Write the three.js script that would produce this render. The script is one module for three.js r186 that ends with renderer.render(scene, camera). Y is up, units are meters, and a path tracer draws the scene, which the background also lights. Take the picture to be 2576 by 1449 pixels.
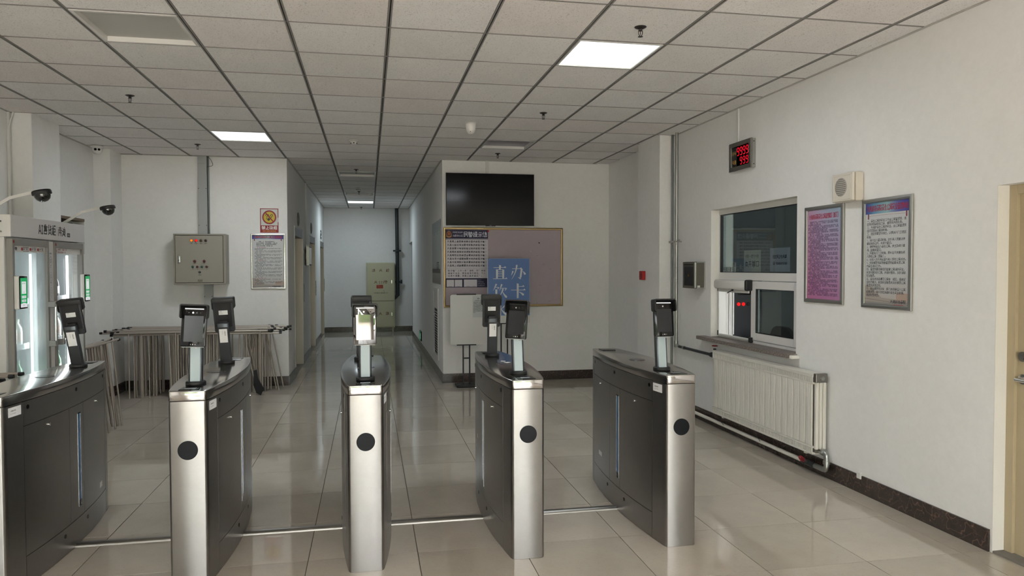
import * as THREE from 'three';
import { RoundedBoxGeometry } from 'three/addons/geometries/RoundedBoxGeometry.js';
import { mergeGeometries, toCreasedNormals } from 'three/addons/utils/BufferGeometryUtils.js';
import { RectAreaLightUniformsLib } from 'three/addons/lights/RectAreaLightUniformsLib.js';

// ---------------------------------------------------------------- camera, daylight, exposure
const EYE = 1.5805, CEIL = 3.0462;                              // eye height and suspended ceiling above the floor
const scene = new THREE.Scene();
const camera = new THREE.PerspectiveCamera((2 * Math.atan(1449 / 2 / 1829.28) * 180) / Math.PI, 2576 / 1449, 0.05, 300);
camera.position.set(0, EYE, 0);
camera.rotation.order = 'YXZ';
camera.rotation.set(-0.0282, -0.1943, -0.0024);
const SKY = 15.5, EXPOSURE = 1.0, PANEL = 20, PANEL_GLOW = 1.6, FRIDGE = 12;
scene.background = new THREE.Color(0.985, 0.995, 1.0);           // even overcast daylight behind the entrance
scene.backgroundIntensity = SKY;
const renderer = new THREE.WebGLRenderer({ antialias: true });
renderer.toneMapping = THREE.LinearToneMapping;
renderer.toneMappingExposure = EXPOSURE;
renderer.shadowMap.enabled = true;
RectAreaLightUniformsLib.init();

// ---------------------------------------------------------------- helpers
let seed = 20240517;
const rnd = () => { seed = (seed + 0x6d2b79f5) | 0; let t = Math.imul(seed ^ (seed >>> 15), 1 | seed); t = (t + Math.imul(t ^ (t >>> 7), 61 | t)) ^ t; return ((t ^ (t >>> 14)) >>> 0) / 4294967296; };
const rr = (a, b) => a + (b - a) * rnd();
const V = (x, y, z) => new THREE.Vector3(x, y, z);
const used = new Map();
function numbered(name) { const n = used.get(name) ?? 0; used.set(name, n + 1); return n ? name + '_' + String(n).padStart(3, '0') : name; }
const origin = new WeakMap();
function planar(g, s = 1) {                                      // uv in metres, laid by the face's main direction
  g = g.index ? g.toNonIndexed() : g;
  const p = g.attributes.position, n = g.attributes.normal, uv = new Float32Array(p.count * 2);
  for (let i = 0; i < p.count; i++) {
    const ax = Math.abs(n.getX(i)), ay = Math.abs(n.getY(i)), az = Math.abs(n.getZ(i));
    const [a, b] = ax >= ay && ax >= az ? [p.getZ(i), p.getY(i)] : ay >= az ? [p.getX(i), p.getZ(i)] : [p.getX(i), p.getY(i)];
    uv[i * 2] = a * s; uv[i * 2 + 1] = b * s;
  }
  g.setAttribute('uv', new THREE.BufferAttribute(uv, 2));
  return g;
}
function flat(g) {
  g = g.index ? g.toNonIndexed() : g.clone();
  for (const k of Object.keys(g.attributes)) if (!['position', 'normal', 'uv'].includes(k)) g.deleteAttribute(k);
  if (!g.attributes.uv) planar(g);
  g.morphAttributes = {};
  return g;
}
const join = (list) => (Array.isArray(list) ? (list.length === 1 ? list[0] : mergeGeometries(list.map(flat))) : list);
const box = (x0, x1, y0, y1, z0, z1) => planar(new THREE.BoxGeometry(x1 - x0, y1 - y0, z1 - z0).translate((x0 + x1) / 2, (y0 + y1) / 2, (z0 + z1) / 2));
function rbox(x0, x1, y0, y1, z0, z1, r = 0.004, seg = 2) {
  const w = x1 - x0, h = y1 - y0, d = z1 - z0;
  return planar(new RoundedBoxGeometry(w, h, d, seg, Math.min(r, w * 0.49, h * 0.49, d * 0.49)).translate((x0 + x1) / 2, (y0 + y1) / 2, (z0 + z1) / 2));
}
function rod(a, b, r, seg = 10, r2 = r) {
  const d = b.clone().sub(a), g = new THREE.CylinderGeometry(r2, r, d.length(), seg).translate(0, d.length() / 2, 0);
  return g.applyQuaternion(new THREE.Quaternion().setFromUnitVectors(V(0, 1, 0), d.normalize())).translate(a.x, a.y, a.z);
}
const disc = (x, y, z, r, t, seg = 24) => new THREE.CylinderGeometry(r, r, t, seg).rotateX(Math.PI / 2).translate(x, y, z + t / 2);   // round plate facing +z, back at z
const lathe = (pts, seg = 24) => new THREE.LatheGeometry(pts.map(([a, b]) => new THREE.Vector2(a, b)), seg);
function tube(points, r, seg = 8, bend = 0.03) {                  // straight runs with rounded corners
  const path = new THREE.CurvePath(), p = points.map((q) => (q.isVector3 ? q : V(...q)));
  let from = p[0];
  for (let i = 1; i < p.length; i++) {
    if (i === p.length - 1) { path.add(new THREE.LineCurve3(from, p[i])); break; }
    const a = p[i].clone().lerp(from, Math.min(0.45, bend / p[i].distanceTo(from))), b = p[i].clone().lerp(p[i + 1], Math.min(0.45, bend / p[i].distanceTo(p[i + 1])));
    path.add(new THREE.LineCurve3(from, a)); path.add(new THREE.QuadraticBezierCurve3(a, p[i], b)); from = b;
  }
  return new THREE.TubeGeometry(path, Math.max(12, (p.length - 1) * 14), r, seg, false);
}
const curve = (points, r, n = 24, seg = 6) => new THREE.TubeGeometry(new THREE.CatmullRomCurve3(points.map((q) => V(...q))), n, r, seg, false);
function frameGeo(w, h, b, d, r = 0.003) {                        // four mitred bars, centred, back at z = 0
  const s = new THREE.Shape([new THREE.Vector2(-w / 2, -h / 2), new THREE.Vector2(w / 2, -h / 2), new THREE.Vector2(w / 2, h / 2), new THREE.Vector2(-w / 2, h / 2)]);
  s.holes.push(new THREE.Path([new THREE.Vector2(-w / 2 + b, -h / 2 + b), new THREE.Vector2(-w / 2 + b, h / 2 - b), new THREE.Vector2(w / 2 - b, h / 2 - b), new THREE.Vector2(w / 2 - b, -h / 2 + b)]));
  return new THREE.ExtrudeGeometry(s, { depth: d - 2 * r, bevelEnabled: true, bevelThickness: r, bevelSize: r, bevelOffset: -r, bevelSegments: 2 }).translate(0, 0, r);
}
function roundRect(w, h, r) {
  const s = new THREE.Shape(), x = -w / 2, y = -h / 2;
  s.moveTo(x + r, y); s.lineTo(x + w - r, y); s.absarc(x + w - r, y + r, r, -Math.PI / 2, 0); s.lineTo(x + w, y + h - r); s.absarc(x + w - r, y + h - r, r, 0, Math.PI / 2);
  s.lineTo(x + r, y + h); s.absarc(x + r, y + h - r, r, Math.PI / 2, Math.PI); s.lineTo(x, y + r); s.absarc(x + r, y + r, r, Math.PI, Math.PI * 1.5);
  return s;
}
const slab = (shape, d, b = 0.002) => toCreasedNormals(new THREE.ExtrudeGeometry(shape, { depth: Math.max(0.0002, d - 2 * b), bevelEnabled: b > 0, bevelThickness: b, bevelSize: b, bevelOffset: -b, bevelSegments: 2, curveSegments: 10 }).translate(0, 0, b), 0.6);
const sheet = (w, h, t = 0.0015) => new THREE.BoxGeometry(w, h, t).translate(0, 0, t / 2);   // printed sheet, its face at +z carries the print once
function mesh(name, geo, m, parent) {
  let g = join(geo);
  if (!g.attributes.uv) g = planar(g);
  if (origin.has(parent)) { const o = origin.get(parent); g = g.clone().translate(-o.x, -o.y, -o.z); }
  const k = new THREE.Mesh(g, m); k.name = parent === scene ? numbered(name) : name; k.castShadow = k.receiveShadow = true;
  parent.add(k);
  return k;
}
const tag = (o, label, category, group) => { o.userData.label = label; o.userData.category = category; if (group) o.userData.group = group; return o; };
function thing(name, label, category, pos = [0, 0, 0], turn = 0, group) {   // group at the thing's base; shapes in its own frame
  const o = new THREE.Group(); o.name = numbered(name); o.position.set(...pos); o.rotation.y = turn; scene.add(o);
  return tag(o, label, category, group);
}
function placed(name, label, category, pos, group) {              // the same, but its shapes are given in room coordinates
  const o = thing(name, label, category, pos, 0, group); origin.set(o, V(...pos)); return o;
}
function struct(name, geo, m) { const k = mesh(name, geo, m, scene); k.userData.kind = 'structure'; return k; }
function structGroup(name) { const o = new THREE.Group(); o.name = numbered(name); o.userData.kind = 'structure'; scene.add(o); return o; }
function copy(o, label, pos, turn) {
  const c = o.clone(); c.name = numbered(o.name.replace(/_\d{3}$/, '')); c.userData = { ...o.userData };
  if (label) c.userData.label = label;
  if (pos) c.position.set(...pos);
  if (turn !== undefined) c.rotation.y = turn;
  scene.add(c);
  return c;
}
const RIGHT = -Math.PI / 2, LEFT = Math.PI / 2;                   // turns for things on the right wall (facing -x) and on left walls (facing +x)

// ---------------------------------------------------------------- textures
function lattice(n, s) { let q = s * 7919 + 13; const a = new Float32Array(n * n); for (let i = 0; i < n * n; i++) { q = (Math.imul(q, 1664525) + 1013904223) | 0; a[i] = (q >>> 8) / 16777216; } return a; }
function tileNoise(size, cells, s) {                              // seamless smooth noise
  const L = lattice(cells, s), out = new Float32Array(size * size);
  for (let y = 0; y < size; y++) for (let x = 0; x < size; x++) {
    const u = (x / size) * cells, v = (y / size) * cells, i = Math.floor(u), j = Math.floor(v); let a = u - i, b = v - j; a = a * a * (3 - 2 * a); b = b * b * (3 - 2 * b);
    const i1 = (i + 1) % cells, j1 = (j + 1) % cells;
    out[y * size + x] = (L[j * cells + i] * (1 - a) + L[j * cells + i1] * a) * (1 - b) + (L[j1 * cells + i] * (1 - a) + L[j1 * cells + i1] * a) * b;
  }
  return out;
}
function layered(size, list, s) { const out = new Float32Array(size * size); let sum = 0; list.forEach(([c, w], k) => { const n = tileNoise(size, c, s + k * 17); for (let i = 0; i < n.length; i++) out[i] += n[i] * w; sum += w; }); for (let i = 0; i < out.length; i++) out[i] /= sum; return out; }
function dataTexture(size, fn, srgb = true, repeat = 1) {
  const d = new Uint8Array(size * size * 4);
  for (let i = 0; i < size * size; i++) { const [r, g, b] = fn(i, i % size, Math.floor(i / size)); d[i * 4] = r; d[i * 4 + 1] = g; d[i * 4 + 2] = b; d[i * 4 + 3] = 255; }
  const t = new THREE.DataTexture(d, size, size); t.wrapS = t.wrapT = THREE.RepeatWrapping; t.magFilter = THREE.LinearFilter; t.minFilter = THREE.LinearMipmapLinearFilter; t.generateMipmaps = true;
  if (srgb) t.colorSpace = THREE.SRGBColorSpace;
  t.repeat.set(repeat, repeat); t.needsUpdate = true;
  return t;
}
function print(w, h, draw) {                                      // flat print
  const cv = document.createElement('canvas'); cv.width = w; cv.height = h;
  draw(cv.getContext('2d'), w, h);
  const t = new THREE.CanvasTexture(cv); t.colorSpace = THREE.SRGBColorSpace; t.magFilter = THREE.LinearFilter;
  return t;
}
const grey = (v) => [v, v, v];
const clamp = (v, a = 0, b = 255) => Math.max(a, Math.min(b, v));
// ---------------------------------------------------------------- brush strokes of the Chinese characters on the signs
// each base sign is drawn on a 10 x 10 grid (x then y, y down), one stroke per word; the others are composed from them
const STROKES = {
一:'0595',丨:'5059',丿:'6029',二:'1282 0797',三:'1181 2575 0999',十:'0494 5059',工:'1181 5158 0898',土:'1383 5059 0999',士:'0393 5059 1989',王:'1181 2575 0999 5159',
口:'1181881811',日:'2070792920 2474',目:'2070792920 2373 2676',田:'1181891911 1585 5159',由:'1383891913 5059 1686',中:'1282861612 5059',电:'1181861611 1484 50589897',
木:'0393 5059 5309 5399',禾:'7121 0494 5159 5409 5499',大:'0393 505409 5499',人:'504409 5499',入:'305299 5209',八:'3209 6299',火:'505409 5499 1325 8374',灬:'1309 3349 5369 7399',
水:'505939 134309 8254 5499',氵:'3162 2455 2966',亻:'6015 4349',彳:'5012 6326 4549',扌:'1383 505929 1785',讠:'3052 14444977',纟:'502363 632666 2976',钅:'4014 2373 1575 4349 4976',饣:'4014 337365 444976',衤:'4052 137318 4449 4576',
阝:'2029 2070438657',冖:'0208 0292 9286',宀:'5052 0308 0393 9387',艹:'0595 3039 6069',竹:'2005 1444 3466 7055 6494 8486',囗:'0090990900',广:'4051 1292 1209',厂:'1191 1109',尸:'10808313 1009',户:'4051 12828515 1209',门:'2031 1219 41818979',辶:'2132 043427 0927 2799',
力:'13837969 404409',刂:'2126 707959',又:'118129 2399',女:'401588 7318 0393',子:'118154 545939 0595',寸:'0393 606949 2537',小:'505939 2317 7389',心:'1407 33388886 5264 8395',忄:'5059 2315 7385',月:'202609 20808969 2383 2686',贝:'26208086 525519 6699',见:'26208086 525509 56598988',页:'0090 5042 27228287 545519 6799',
石:'0191 4106 3484893934',立:'5051 1383 3446 7365 0999',言:'4051 0292 2474 2777792927',车:'1282 402585 0797 5359',马:'117165 2225858969 0777',方:'5052 0393 434509 45857959',止:'5059 5484 2529 0999',正:'1191 5159 5585 2529 0999',生:'3014 2383 5059 1686 0999',主:'5051 1282 2575 5259 0999',自:'5042 2282892922 2484 2686',白:'5042 2282892922 2585',
勺:'3014 22828869 4465',厶:'401888 6599',元:'2181 0494 343609 64698988',斗:'2132 1324 0696 6069',里:'2080842420 2282 5059 1676 0999',禺:'2070732320 09059599 5058 3777',完:'|3宀元',官:'|3宀㠯',㠯:'2029 20707424 26868929',廿:'0494 3037 6067 3767',卫:'118165 4149 0999',夫:'1282 0595 505509 5599',疋:'1181 5157 5485 2409 2799',
夂:'4014 327209 2599',彡:'7023 7526 8829',丁:'0090 505939',攵:'4014 3383 7309 3499',犬:'0393 505409 5499 7082',示:'2181 0494 545949 3619 7688',及:'1171648439 313509 3499',隹:'4014 2329 2393 2585 2787 2999 6039',匕:'8244 30388886',巨:'90101999 13838616',南:'1181 5053 09039399 3445 6455 2676 5659',开:'1181 0595 313509 6169',发:'2013 1393 4009 3575 7519 3699 7092',区:'90101999 7228 3378',
派:'-3氵辰',辰:'8021 2109 424967 8355 4499',出:'11148481 5059 06099996',斤:'8022 2109 2494 6469',每:'3013 2282 342888 34847969 0696',雨:'1080 0603 0393 9396 5059 2535 2737 6575 6777',龶:'1181 2575 0999 5059',壬:'7122 0595 5159 1989',民:'10808313 101947 1595 5399 9987',尔:'4014 228374 545939 3517 6589',凡:'212609 21717898 4466',网:'0900909979 2247 4217 5278 7258',上:'5058 5383 0999',
兼:'2031 7061 0292 2474 0696 1878 3239 6269 3909 6899',耳:'0090 2028 6069 2363 2666 0887',单:'2031 7061 2282862622 2484 5259 0898',兴:'1032 4052 8062 0494 3519 6589',京:'4051 0292 2474762624 565949 3719 7788',尤:'0393 404609 54588886 7082',乍:'3014 2292 5259 5484 5787',扁:'4051 12828414 1209 29268689 4649 6669 2787',佥:'5004 5094 3464 2638 5658 8667 0999',去:'|土厶',舌:'7122 0494 5156 2686892926',覀:'0090 1383891913 3039 6069',求:'0292 505949 2344 0846 8355 5499 7081',专:'1181 0494 402676 7648 3669',长:'7143 0595 202947 4599',
幺:'5023 2363 6328 2888 7799',卡:'5059 5282 0494 5577',丂:'0191 3124847959',必:'1407 33388886 5264 8395 8108',山:'5058 13198983',友:'0292 4009 3474 7419 3599',存:'0292 4007 2429 4484 8466 6669 4797',殳:'312504 31717494 2575 7519 3699',冫:'2143 1836',欠:'3014 238374 5409 5499',才:'0393 606949 5419',米:'1032 8062 0494 5059 5419 5489',亦:'5051 0292 323609 626848 1416 8496',后:'8021 2109 2494 3686893936',戋:'0373 0686 403699 9987 7528 6082',用:'202609 20808979 2383 2686 5059',交:'5051 0292 3315 6384 3599 7509',丬:'1223 5059 1845',夕:'4014 328209 3456',令:'5004 5094 4454 2676 7648 4758',卜:'4049 4485',占:'5054 5282 2484892924',先:'3013 2282 5055 0595 353609 65688886',弋:'0494 50589987 7082',而:'0090 5042 09039399 3339 6369',卩:'2029 20808767',即:'-艮卩',艮:'10606515 1363 1019 1956',
未:'1282 0494 5059 5409 5499',矢:'3014 2272 0595 525609 5699',击:'1181 0494 5059 16198986',百:'0090 5042 2282892922 2585',来:'1181 2334 7364 0595 5059 5509 5599',个:'5004 5094 5359',乃:'107064847969 3009',足:'2070732320 4349 4676 2529 0989',亥:'5051 0292 4224 2464 7309 8519 5799',头:'2032 1424 0696 606609 6699',聿:'2171 7175 2575 0393 2777 0999 5059',不:'0191 5107 5359 5487',龷:'1383 0999 3039 6069',免:'4014 327253 1383861613 535609 56588886',丷:'1037 8067',酉:'0090 1383891913 3036 6066 1686',直:'0191 5053 28237378 2474 2676 0999',在:'0292 4006 2439 4585 6369 3999',巛:'2003 0328 5033 3358 8063 6388',
同:'0900909979 2272 2474782824',甫:'0191 1913838979 1575 1777 5059 7082',巳:'10808414 101898 9886',为:'2132 404409 0393 937969 5567',且:'29207079 2373 2676 0999',其:'0181 2026 6066 2363 0787 2719 6789',丸:'1383 404609 737899 9987 2567',亍:'2181 0494 646949',冈:'0900909979 2368 7327',癶:'1151 5109 2133 6199 8062 9284',豆:'1080 2272752522 2738 7768 0999',己:'10808414 141898 9886',有:'0292 4006 3439 34848979 3686 3787',牛:'3014 2282 0595 5059',并:'2032 7062 1383 0696 3319 6369',井:'1383 0696 3009 6069',卅:'0595 2038 5058 8068',巾:'17128287 5059',勿:'3014 22827969 4217 6238',旬:'3014 12929979 2464682824 2666',严:'0090 3036 6066 1334 8364 1696 1609',亠:'5055 0999',回:'0090990900 3363663633',廾:'0393 323609 6269',可:'0191 717959 1454571714',匀:'3014 22828869 3454 3766',卯:'3011 1118 1836 5080 8087 6777 5059',内:'0902929979 505527 5577',韦:'1282 1484 07878969 5059',串:'2070732320 1484871714 5059',彐:'11818919 1585',高:'5051 0292 2373752523 09069699 3868693938',或:'0292 1444471714 0958 5099 9987 7449 7081',也:'14848676 5057 20289897',余:'5004 5094 3464 1676 545939 3718 7788','⺈':'4009 3373',牜:'3013 2272 0494 4049 1816 16767868',匚:'90101999',古:'0393 5055 2585892925',今:'5004 5094 4454 2676 7648','⺍':'2044 5054 8064',半:'2031 7061 1383 0595 5059',
公:'|4八厶',学:'|4⺍|3冖子',寓:'|3宀禺',安:'|3宀女',全:'|4人王',管:'|4竹官',理:'-王里',制:'-6牜刂',度:'(广|廿又',规:'-5夫见',定:'|3宀疋',修:'-3亻-6夂彡',订:'-讠丁',院:'-3阝完',科:'-5禾斗',技:'-扌|十又',连:'/辶车',消:'-3氵|小月',栓:'-木全',灭:'|3一火',警:'|5-艹攵言',器:'|3-5口口|4犬-5口口',禁:'|-5木木示',吸:'-口及',烟:'-火{囗大',售:'|6隹口',货:'|-亻匕贝',柜:'-木巨',迪:'/辶由',所:'-5户斤',海:'-3氵每',霞:'|雨-㠯又',责:'|龶贝',任:'-3亻壬',提:'-扌是',是:'|日疋',您:'|6-亻尔心',职:'-5耳|口八',刷:'-6(尸巾刂',信:'-3亻言',誉:'|兴言',的:'-5白勺',就:'-5京尤',诈:'-讠乍',骗:'-马扁',检:'-木佥',法:'-3氵去',话:'-讠舌',要:'|覀女',转:'-车专',账:'-贝长',索:'|3十|3冖|5幺小',号:'|口丂',密:'|3宀|6必山',码:'-石马',验:'-马佥',证:'-讠正',推:'-扌隹',荐:'|3艹存',投:'-扌殳',资:'|-冫欠贝',财:'-贝才',类:'|米大',恋:'|亦心',各:'|夂口',种:'-5禾中',钱:'-钅戋',额:'-5客页',客:'|3宀各',奖:'|-丬夕大',领:'-5令页',取:'-5耳又',补:'-衤卜',贴:'-贝占',贷:'|-亻弋贝',款:'-5|士示欠',需:'|雨而',防:'-3阝方',多:'|夕夕',原:'(厂|白小',则:'-贝刂',知:'-5矢口',链:'-钅连',接:'-扌|立女',点:'|7占灬',陌:'-3阝百',轻:'-车|又工',息:'|自心',透:'/辶|6禾乃',露:'|4雨-足各',汇:'-氵匚',核:'-木亥',实:'|3宀头',钥:'-钅月',匙:'-6是匕',律:'-3彳聿',外:'-5夕卜',借:'-3亻|龷日',尊:'|2丷|6酉寸',值:'-3亻直',班:'-王-3丿王',员:'|4口贝',巡:'/辶巛',楼:'-木|米女',请:'-讠青',青:'|龶月',房:'(户方',量:'|3日|2一里',饮:'-饣欠',作:'-3亻乍',协:'-3十办',办:'12827959 404309 1426 8496',保:'-3亻|口木',辅:'-车甫',导:'|巳寸',共:'|6龷八',负:'|4⺈贝',维:'-纟隹',护:'-扌户',组:'-纟且',织:'-纟|口八',期:'-5其月',执:'-扌丸',行:'-彳亍',查:'|木|6日一',坚:'|-刂又土',守:'|3宀寸',岗:'|4山冈',位:'-3亻立',认:'-讠人',真:'|7直八',登:'|癶豆',记:'-讠己',对:'-又寸',访:'-讠方',应:'(广兴',效:'-5交攵',件:'-3亻牛',进:'/辶井',携:'-扌|6隹乃',带:'|4卅|3冖巾',物:'-4牛勿',品:'|口-5口口',动:'-5云力',云:'|3二厶',询:'-讠旬',和:'-5禾口',格:'-木各',男:'|田力',擅:'-扌|2亠|4回|6日一',异:'|巳廾',性:'-3忄生',宿:'|3宀-3亻百',舍:'|4人|干口',干:'1181 0595 5159',何:'-3亻可',均:'-土匀',私:'-5禾厶',留:'|卯田',过:'/辶寸',夜:'|3亠-亻夂',助:'-5且力',违:'/辶韦',纪:'-纟己',经:'-纟|又工',常:'|3⺍|2冖|4口巾',现:'-王见',问:'[门口',题:'-6是页',时:'-日寸',报:'-扌-卩又',做:'-3亻-5古攵',好:'-女子',整:'|-5木攵正',改:'-己攵',除:'-3阝余',隐:'-3阝|3⺈|彐心',患:'|6串心',觉:'|4⺍|2冖见',遵:'/辶尊',范:'|3艹-氵卩',意:'|4立|日心',识:'-讠|口八',告:'|牛口',部:'-6|立口阝',深:'-3氵|2冖|八木',指:'-扌|匕日',针:'-钅十',地:'-土也',搞:'-扌高',教:'-5|土子攵',育:'|2亠|4厶月',到:'-6|2一|厶土刂',然:'|7-夕犬灬',处:'3014 236309 3468 3799 7078 7394',备:'|4夂田',设:'-讠殳',司:'8079 1060 2464682824',限:'-3阝艮',层:'(尸云',校:'-木交',宣:'|3宀|6日一',四:'0191980801 3145 6176',五:'1181 4128 2575 0999 7579',六:'5052 0393 3519 6589',
'、':'0629','。':'1636381816','，':'173709','！':'5056 5859','：':'3242 3747','；':'3242 373708','“':'3012 5032','”':'2123 4143','（':'90606999','）':'10404919','！':'4046 4849',
};
const glyphCache = new Map();
function glyph(ch) {                                             // list of polylines in the unit square
  if (glyphCache.has(ch)) return glyphCache.get(ch);
  const src = STROKES[ch], out = [];
  if (src) {
    const units = [...src];
    if (/^\d/.test(src)) for (const w of src.split(' ')) { const s = []; for (let i = 0; i < w.length; i += 2) s.push([0.04 + +w[i] * 0.102, 0.04 + +w[i + 1] * 0.102]); out.push(s); }
    else {
      let k = 0;
      const put = (list, x, y, w, h) => { for (const s of list) out.push(s.map(([a, b]) => [x + a * w, y + b * h])); };
      const walk = (x, y, w, h) => {
        const c = units[k++];
        if (c === '-' || c === '|') {
          let r = c === '-' ? 0.4 : 0.5;
          if (/\d/.test(units[k])) r = +units[k++] / 10;
          if (c === '-') { walk(x, y, w * r, h); walk(x + w * r, y, w * (1 - r), h); } else { walk(x, y, w, h * r); walk(x, y + h * r, w, h * (1 - r)); }
        } else if ('([{/'.includes(c)) {
          put(glyph(units[k++]), x, y, w, h);
          if (c === '(') walk(x + w * 0.24, y + h * 0.3, w * 0.76, h * 0.7);
          if (c === '[') walk(x + w * 0.25, y + h * 0.34, w * 0.5, h * 0.5);
          if (c === '{') walk(x + w * 0.15, y + h * 0.15, w * 0.7, h * 0.7);
          if (c === '/') walk(x + w * 0.32, y, w * 0.68, h * 0.78);
        } else put(glyph(c), x, y, w, h);
      };
      walk(0, 0, 1, 1);
    }
  }
  glyphCache.set(ch, out);
  return out;
}
// writes a line; style: 0 even strokes, 1 song style (thin level strokes, heavy upright ones), 2 brush
function write(c, text, x, y, size, { weight = 0.1, style = 0, gap = 0.06, squeeze = 1, slant = 0 } = {}) {
  c.lineCap = style === 1 ? 'butt' : 'round'; c.lineJoin = 'round';
  for (const ch of text) {
    const code = ch.codePointAt(0);
    if (code < 0x80) {
      c.save(); c.translate(x, y + size * 0.88); c.scale(squeeze, 1); c.fillStyle = c.strokeStyle; c.font = (weight > 0.1 ? 'bold ' : '') + Math.round(size) + 'px sans-serif'; c.fillText(ch, 0, 0); const w = c.measureText(ch).width; c.restore();
      x += ch === ' ' ? size * 0.4 : w * squeeze + size * gap; continue;
    }
    for (const s of glyph(ch)) {
      if (style === 1) {
        for (let i = 1; i < s.length; i++) {
          const dx = (s[i][0] - s[i - 1][0]) * squeeze, dy = s[i][1] - s[i - 1][1], level = Math.abs(dx) > 3 * Math.abs(dy);
          c.lineWidth = size * weight * (level ? 0.34 : 1); c.beginPath(); c.moveTo(x + s[i - 1][0] * size * squeeze, y + s[i - 1][1] * size); c.lineTo(x + s[i][0] * size * squeeze, y + s[i][1] * size); c.stroke();
        }
      } else {
        c.lineWidth = size * weight; c.beginPath();
        s.forEach(([a, b], i) => c[i ? 'lineTo' : 'moveTo'](x + a * size * squeeze, y + b * size - (style === 2 ? a * size * 0.06 : 0))); c.stroke();
      }
    }
    x += size * squeeze * (1 + gap);
  }
  return x;
}
// ---------------------------------------------------------------- materials
const std = (o) => new THREE.MeshStandardMaterial(o);
const phys = (o) => new THREE.MeshPhysicalMaterial(o);
const paintNoise = layered(512, [[3, 1], [9, 0.7], [40, 0.35]], 3), grainNoise = layered(512, [[64, 1], [160, 1]], 5);
const plasterMap = dataTexture(512, (i) => { const v = clamp(233 + (paintNoise[i] - 0.5) * 8 + (grainNoise[i] - 0.5) * 5); return [v, v - 1, v - 4]; }, true, 0.4);
const plasterBump = dataTexture(512, (i) => grey(clamp(128 + (paintNoise[i] - 0.5) * 120 + (grainNoise[i] - 0.5) * 90)), false, 0.9);
const speckSeed = layered(512, [[150, 1]], 8), speckBig = layered(512, [[70, 1]], 9), tileCloud = layered(512, [[3, 1], [12, 0.6]], 10);
const ceilingMap = dataTexture(512, (i) => { let v = 236 + (tileCloud[i] - 0.5) * 10; if (speckSeed[i] > 0.83) v -= 34; if (speckBig[i] > 0.9) v -= 26; return [v, v - 2, v - 4]; }, true, 1.6);
const floorCloud = layered(512, [[2, 1], [5, 0.8], [14, 0.5], [60, 0.25]], 12), floorDot = layered(512, [[180, 1]], 14);
const floorMap = (tint) => dataTexture(512, (i) => { const v = (floorCloud[i] - 0.5) * 22 + (floorDot[i] > 0.88 ? -7 : 0); return [clamp(186 + v + tint), clamp(177 + v + tint), clamp(164 + v * 0.95 + tint)]; }, true, 0.85);
const floorSmear = dataTexture(256, (i, x, y) => { const v = clamp(52 + (floorCloud[(y * 2) * 512 + x * 2] - 0.5) * 120, 18, 255); return [v, v, v]; }, false, 0.5);
const veinA = layered(512, [[9, 1], [22, 0.5]], 21), veinB = layered(512, [[13, 1], [30, 0.6]], 23);
const marbleMap = dataTexture(512, (i) => {
  const ridge = 1 - Math.min(1, Math.abs(veinA[i] - 0.5) * 26), second = 1 - Math.min(1, Math.abs(veinB[i] - 0.5) * 30), cloud = (paintNoise[i] - 0.5) * 18;
  const k = Math.max(0, ridge) * 0.8 + Math.max(0, second) * 0.5, gold = Math.max(0, paintNoise[(i * 3) % 262144] - 0.62) * 3 * k;
  return [clamp(58 + cloud + k * 62 + gold * 70), clamp(49 + cloud + k * 42 + gold * 38), clamp(45 + cloud + k * 34)];
}, true, 1.7);
const graniteMap = dataTexture(256, (i, x, y) => { const n = grainNoise[y * 512 + x], m = speckSeed[y * 512 + x], v = 122 + (n - 0.5) * 110 + (m > 0.7 ? -40 : 0); return [clamp(v + 10), clamp(v), clamp(v - 6)]; }, true, 5);
const brushed = dataTexture(512, (i, x, y) => { const n = grainNoise[((y * 37) % 512) * 512 + (x >> 4)], c = paintNoise[i]; return grey(clamp(84 + (n - 0.5) * 3 + (c - 0.5) * 18)); }, false, 0.9);
const dents = dataTexture(512, (i) => grey(clamp(128 + (paintNoise[i] - 0.5) * 200)), false, 1.1);
const metalTone = dataTexture(512, (i) => { const v = clamp(238 + (paintNoise[i] - 0.5) * 16 + (grainNoise[i] - 0.5) * 5); return [v, v - 2, v - 4]; }, true, 0.8);

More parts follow.
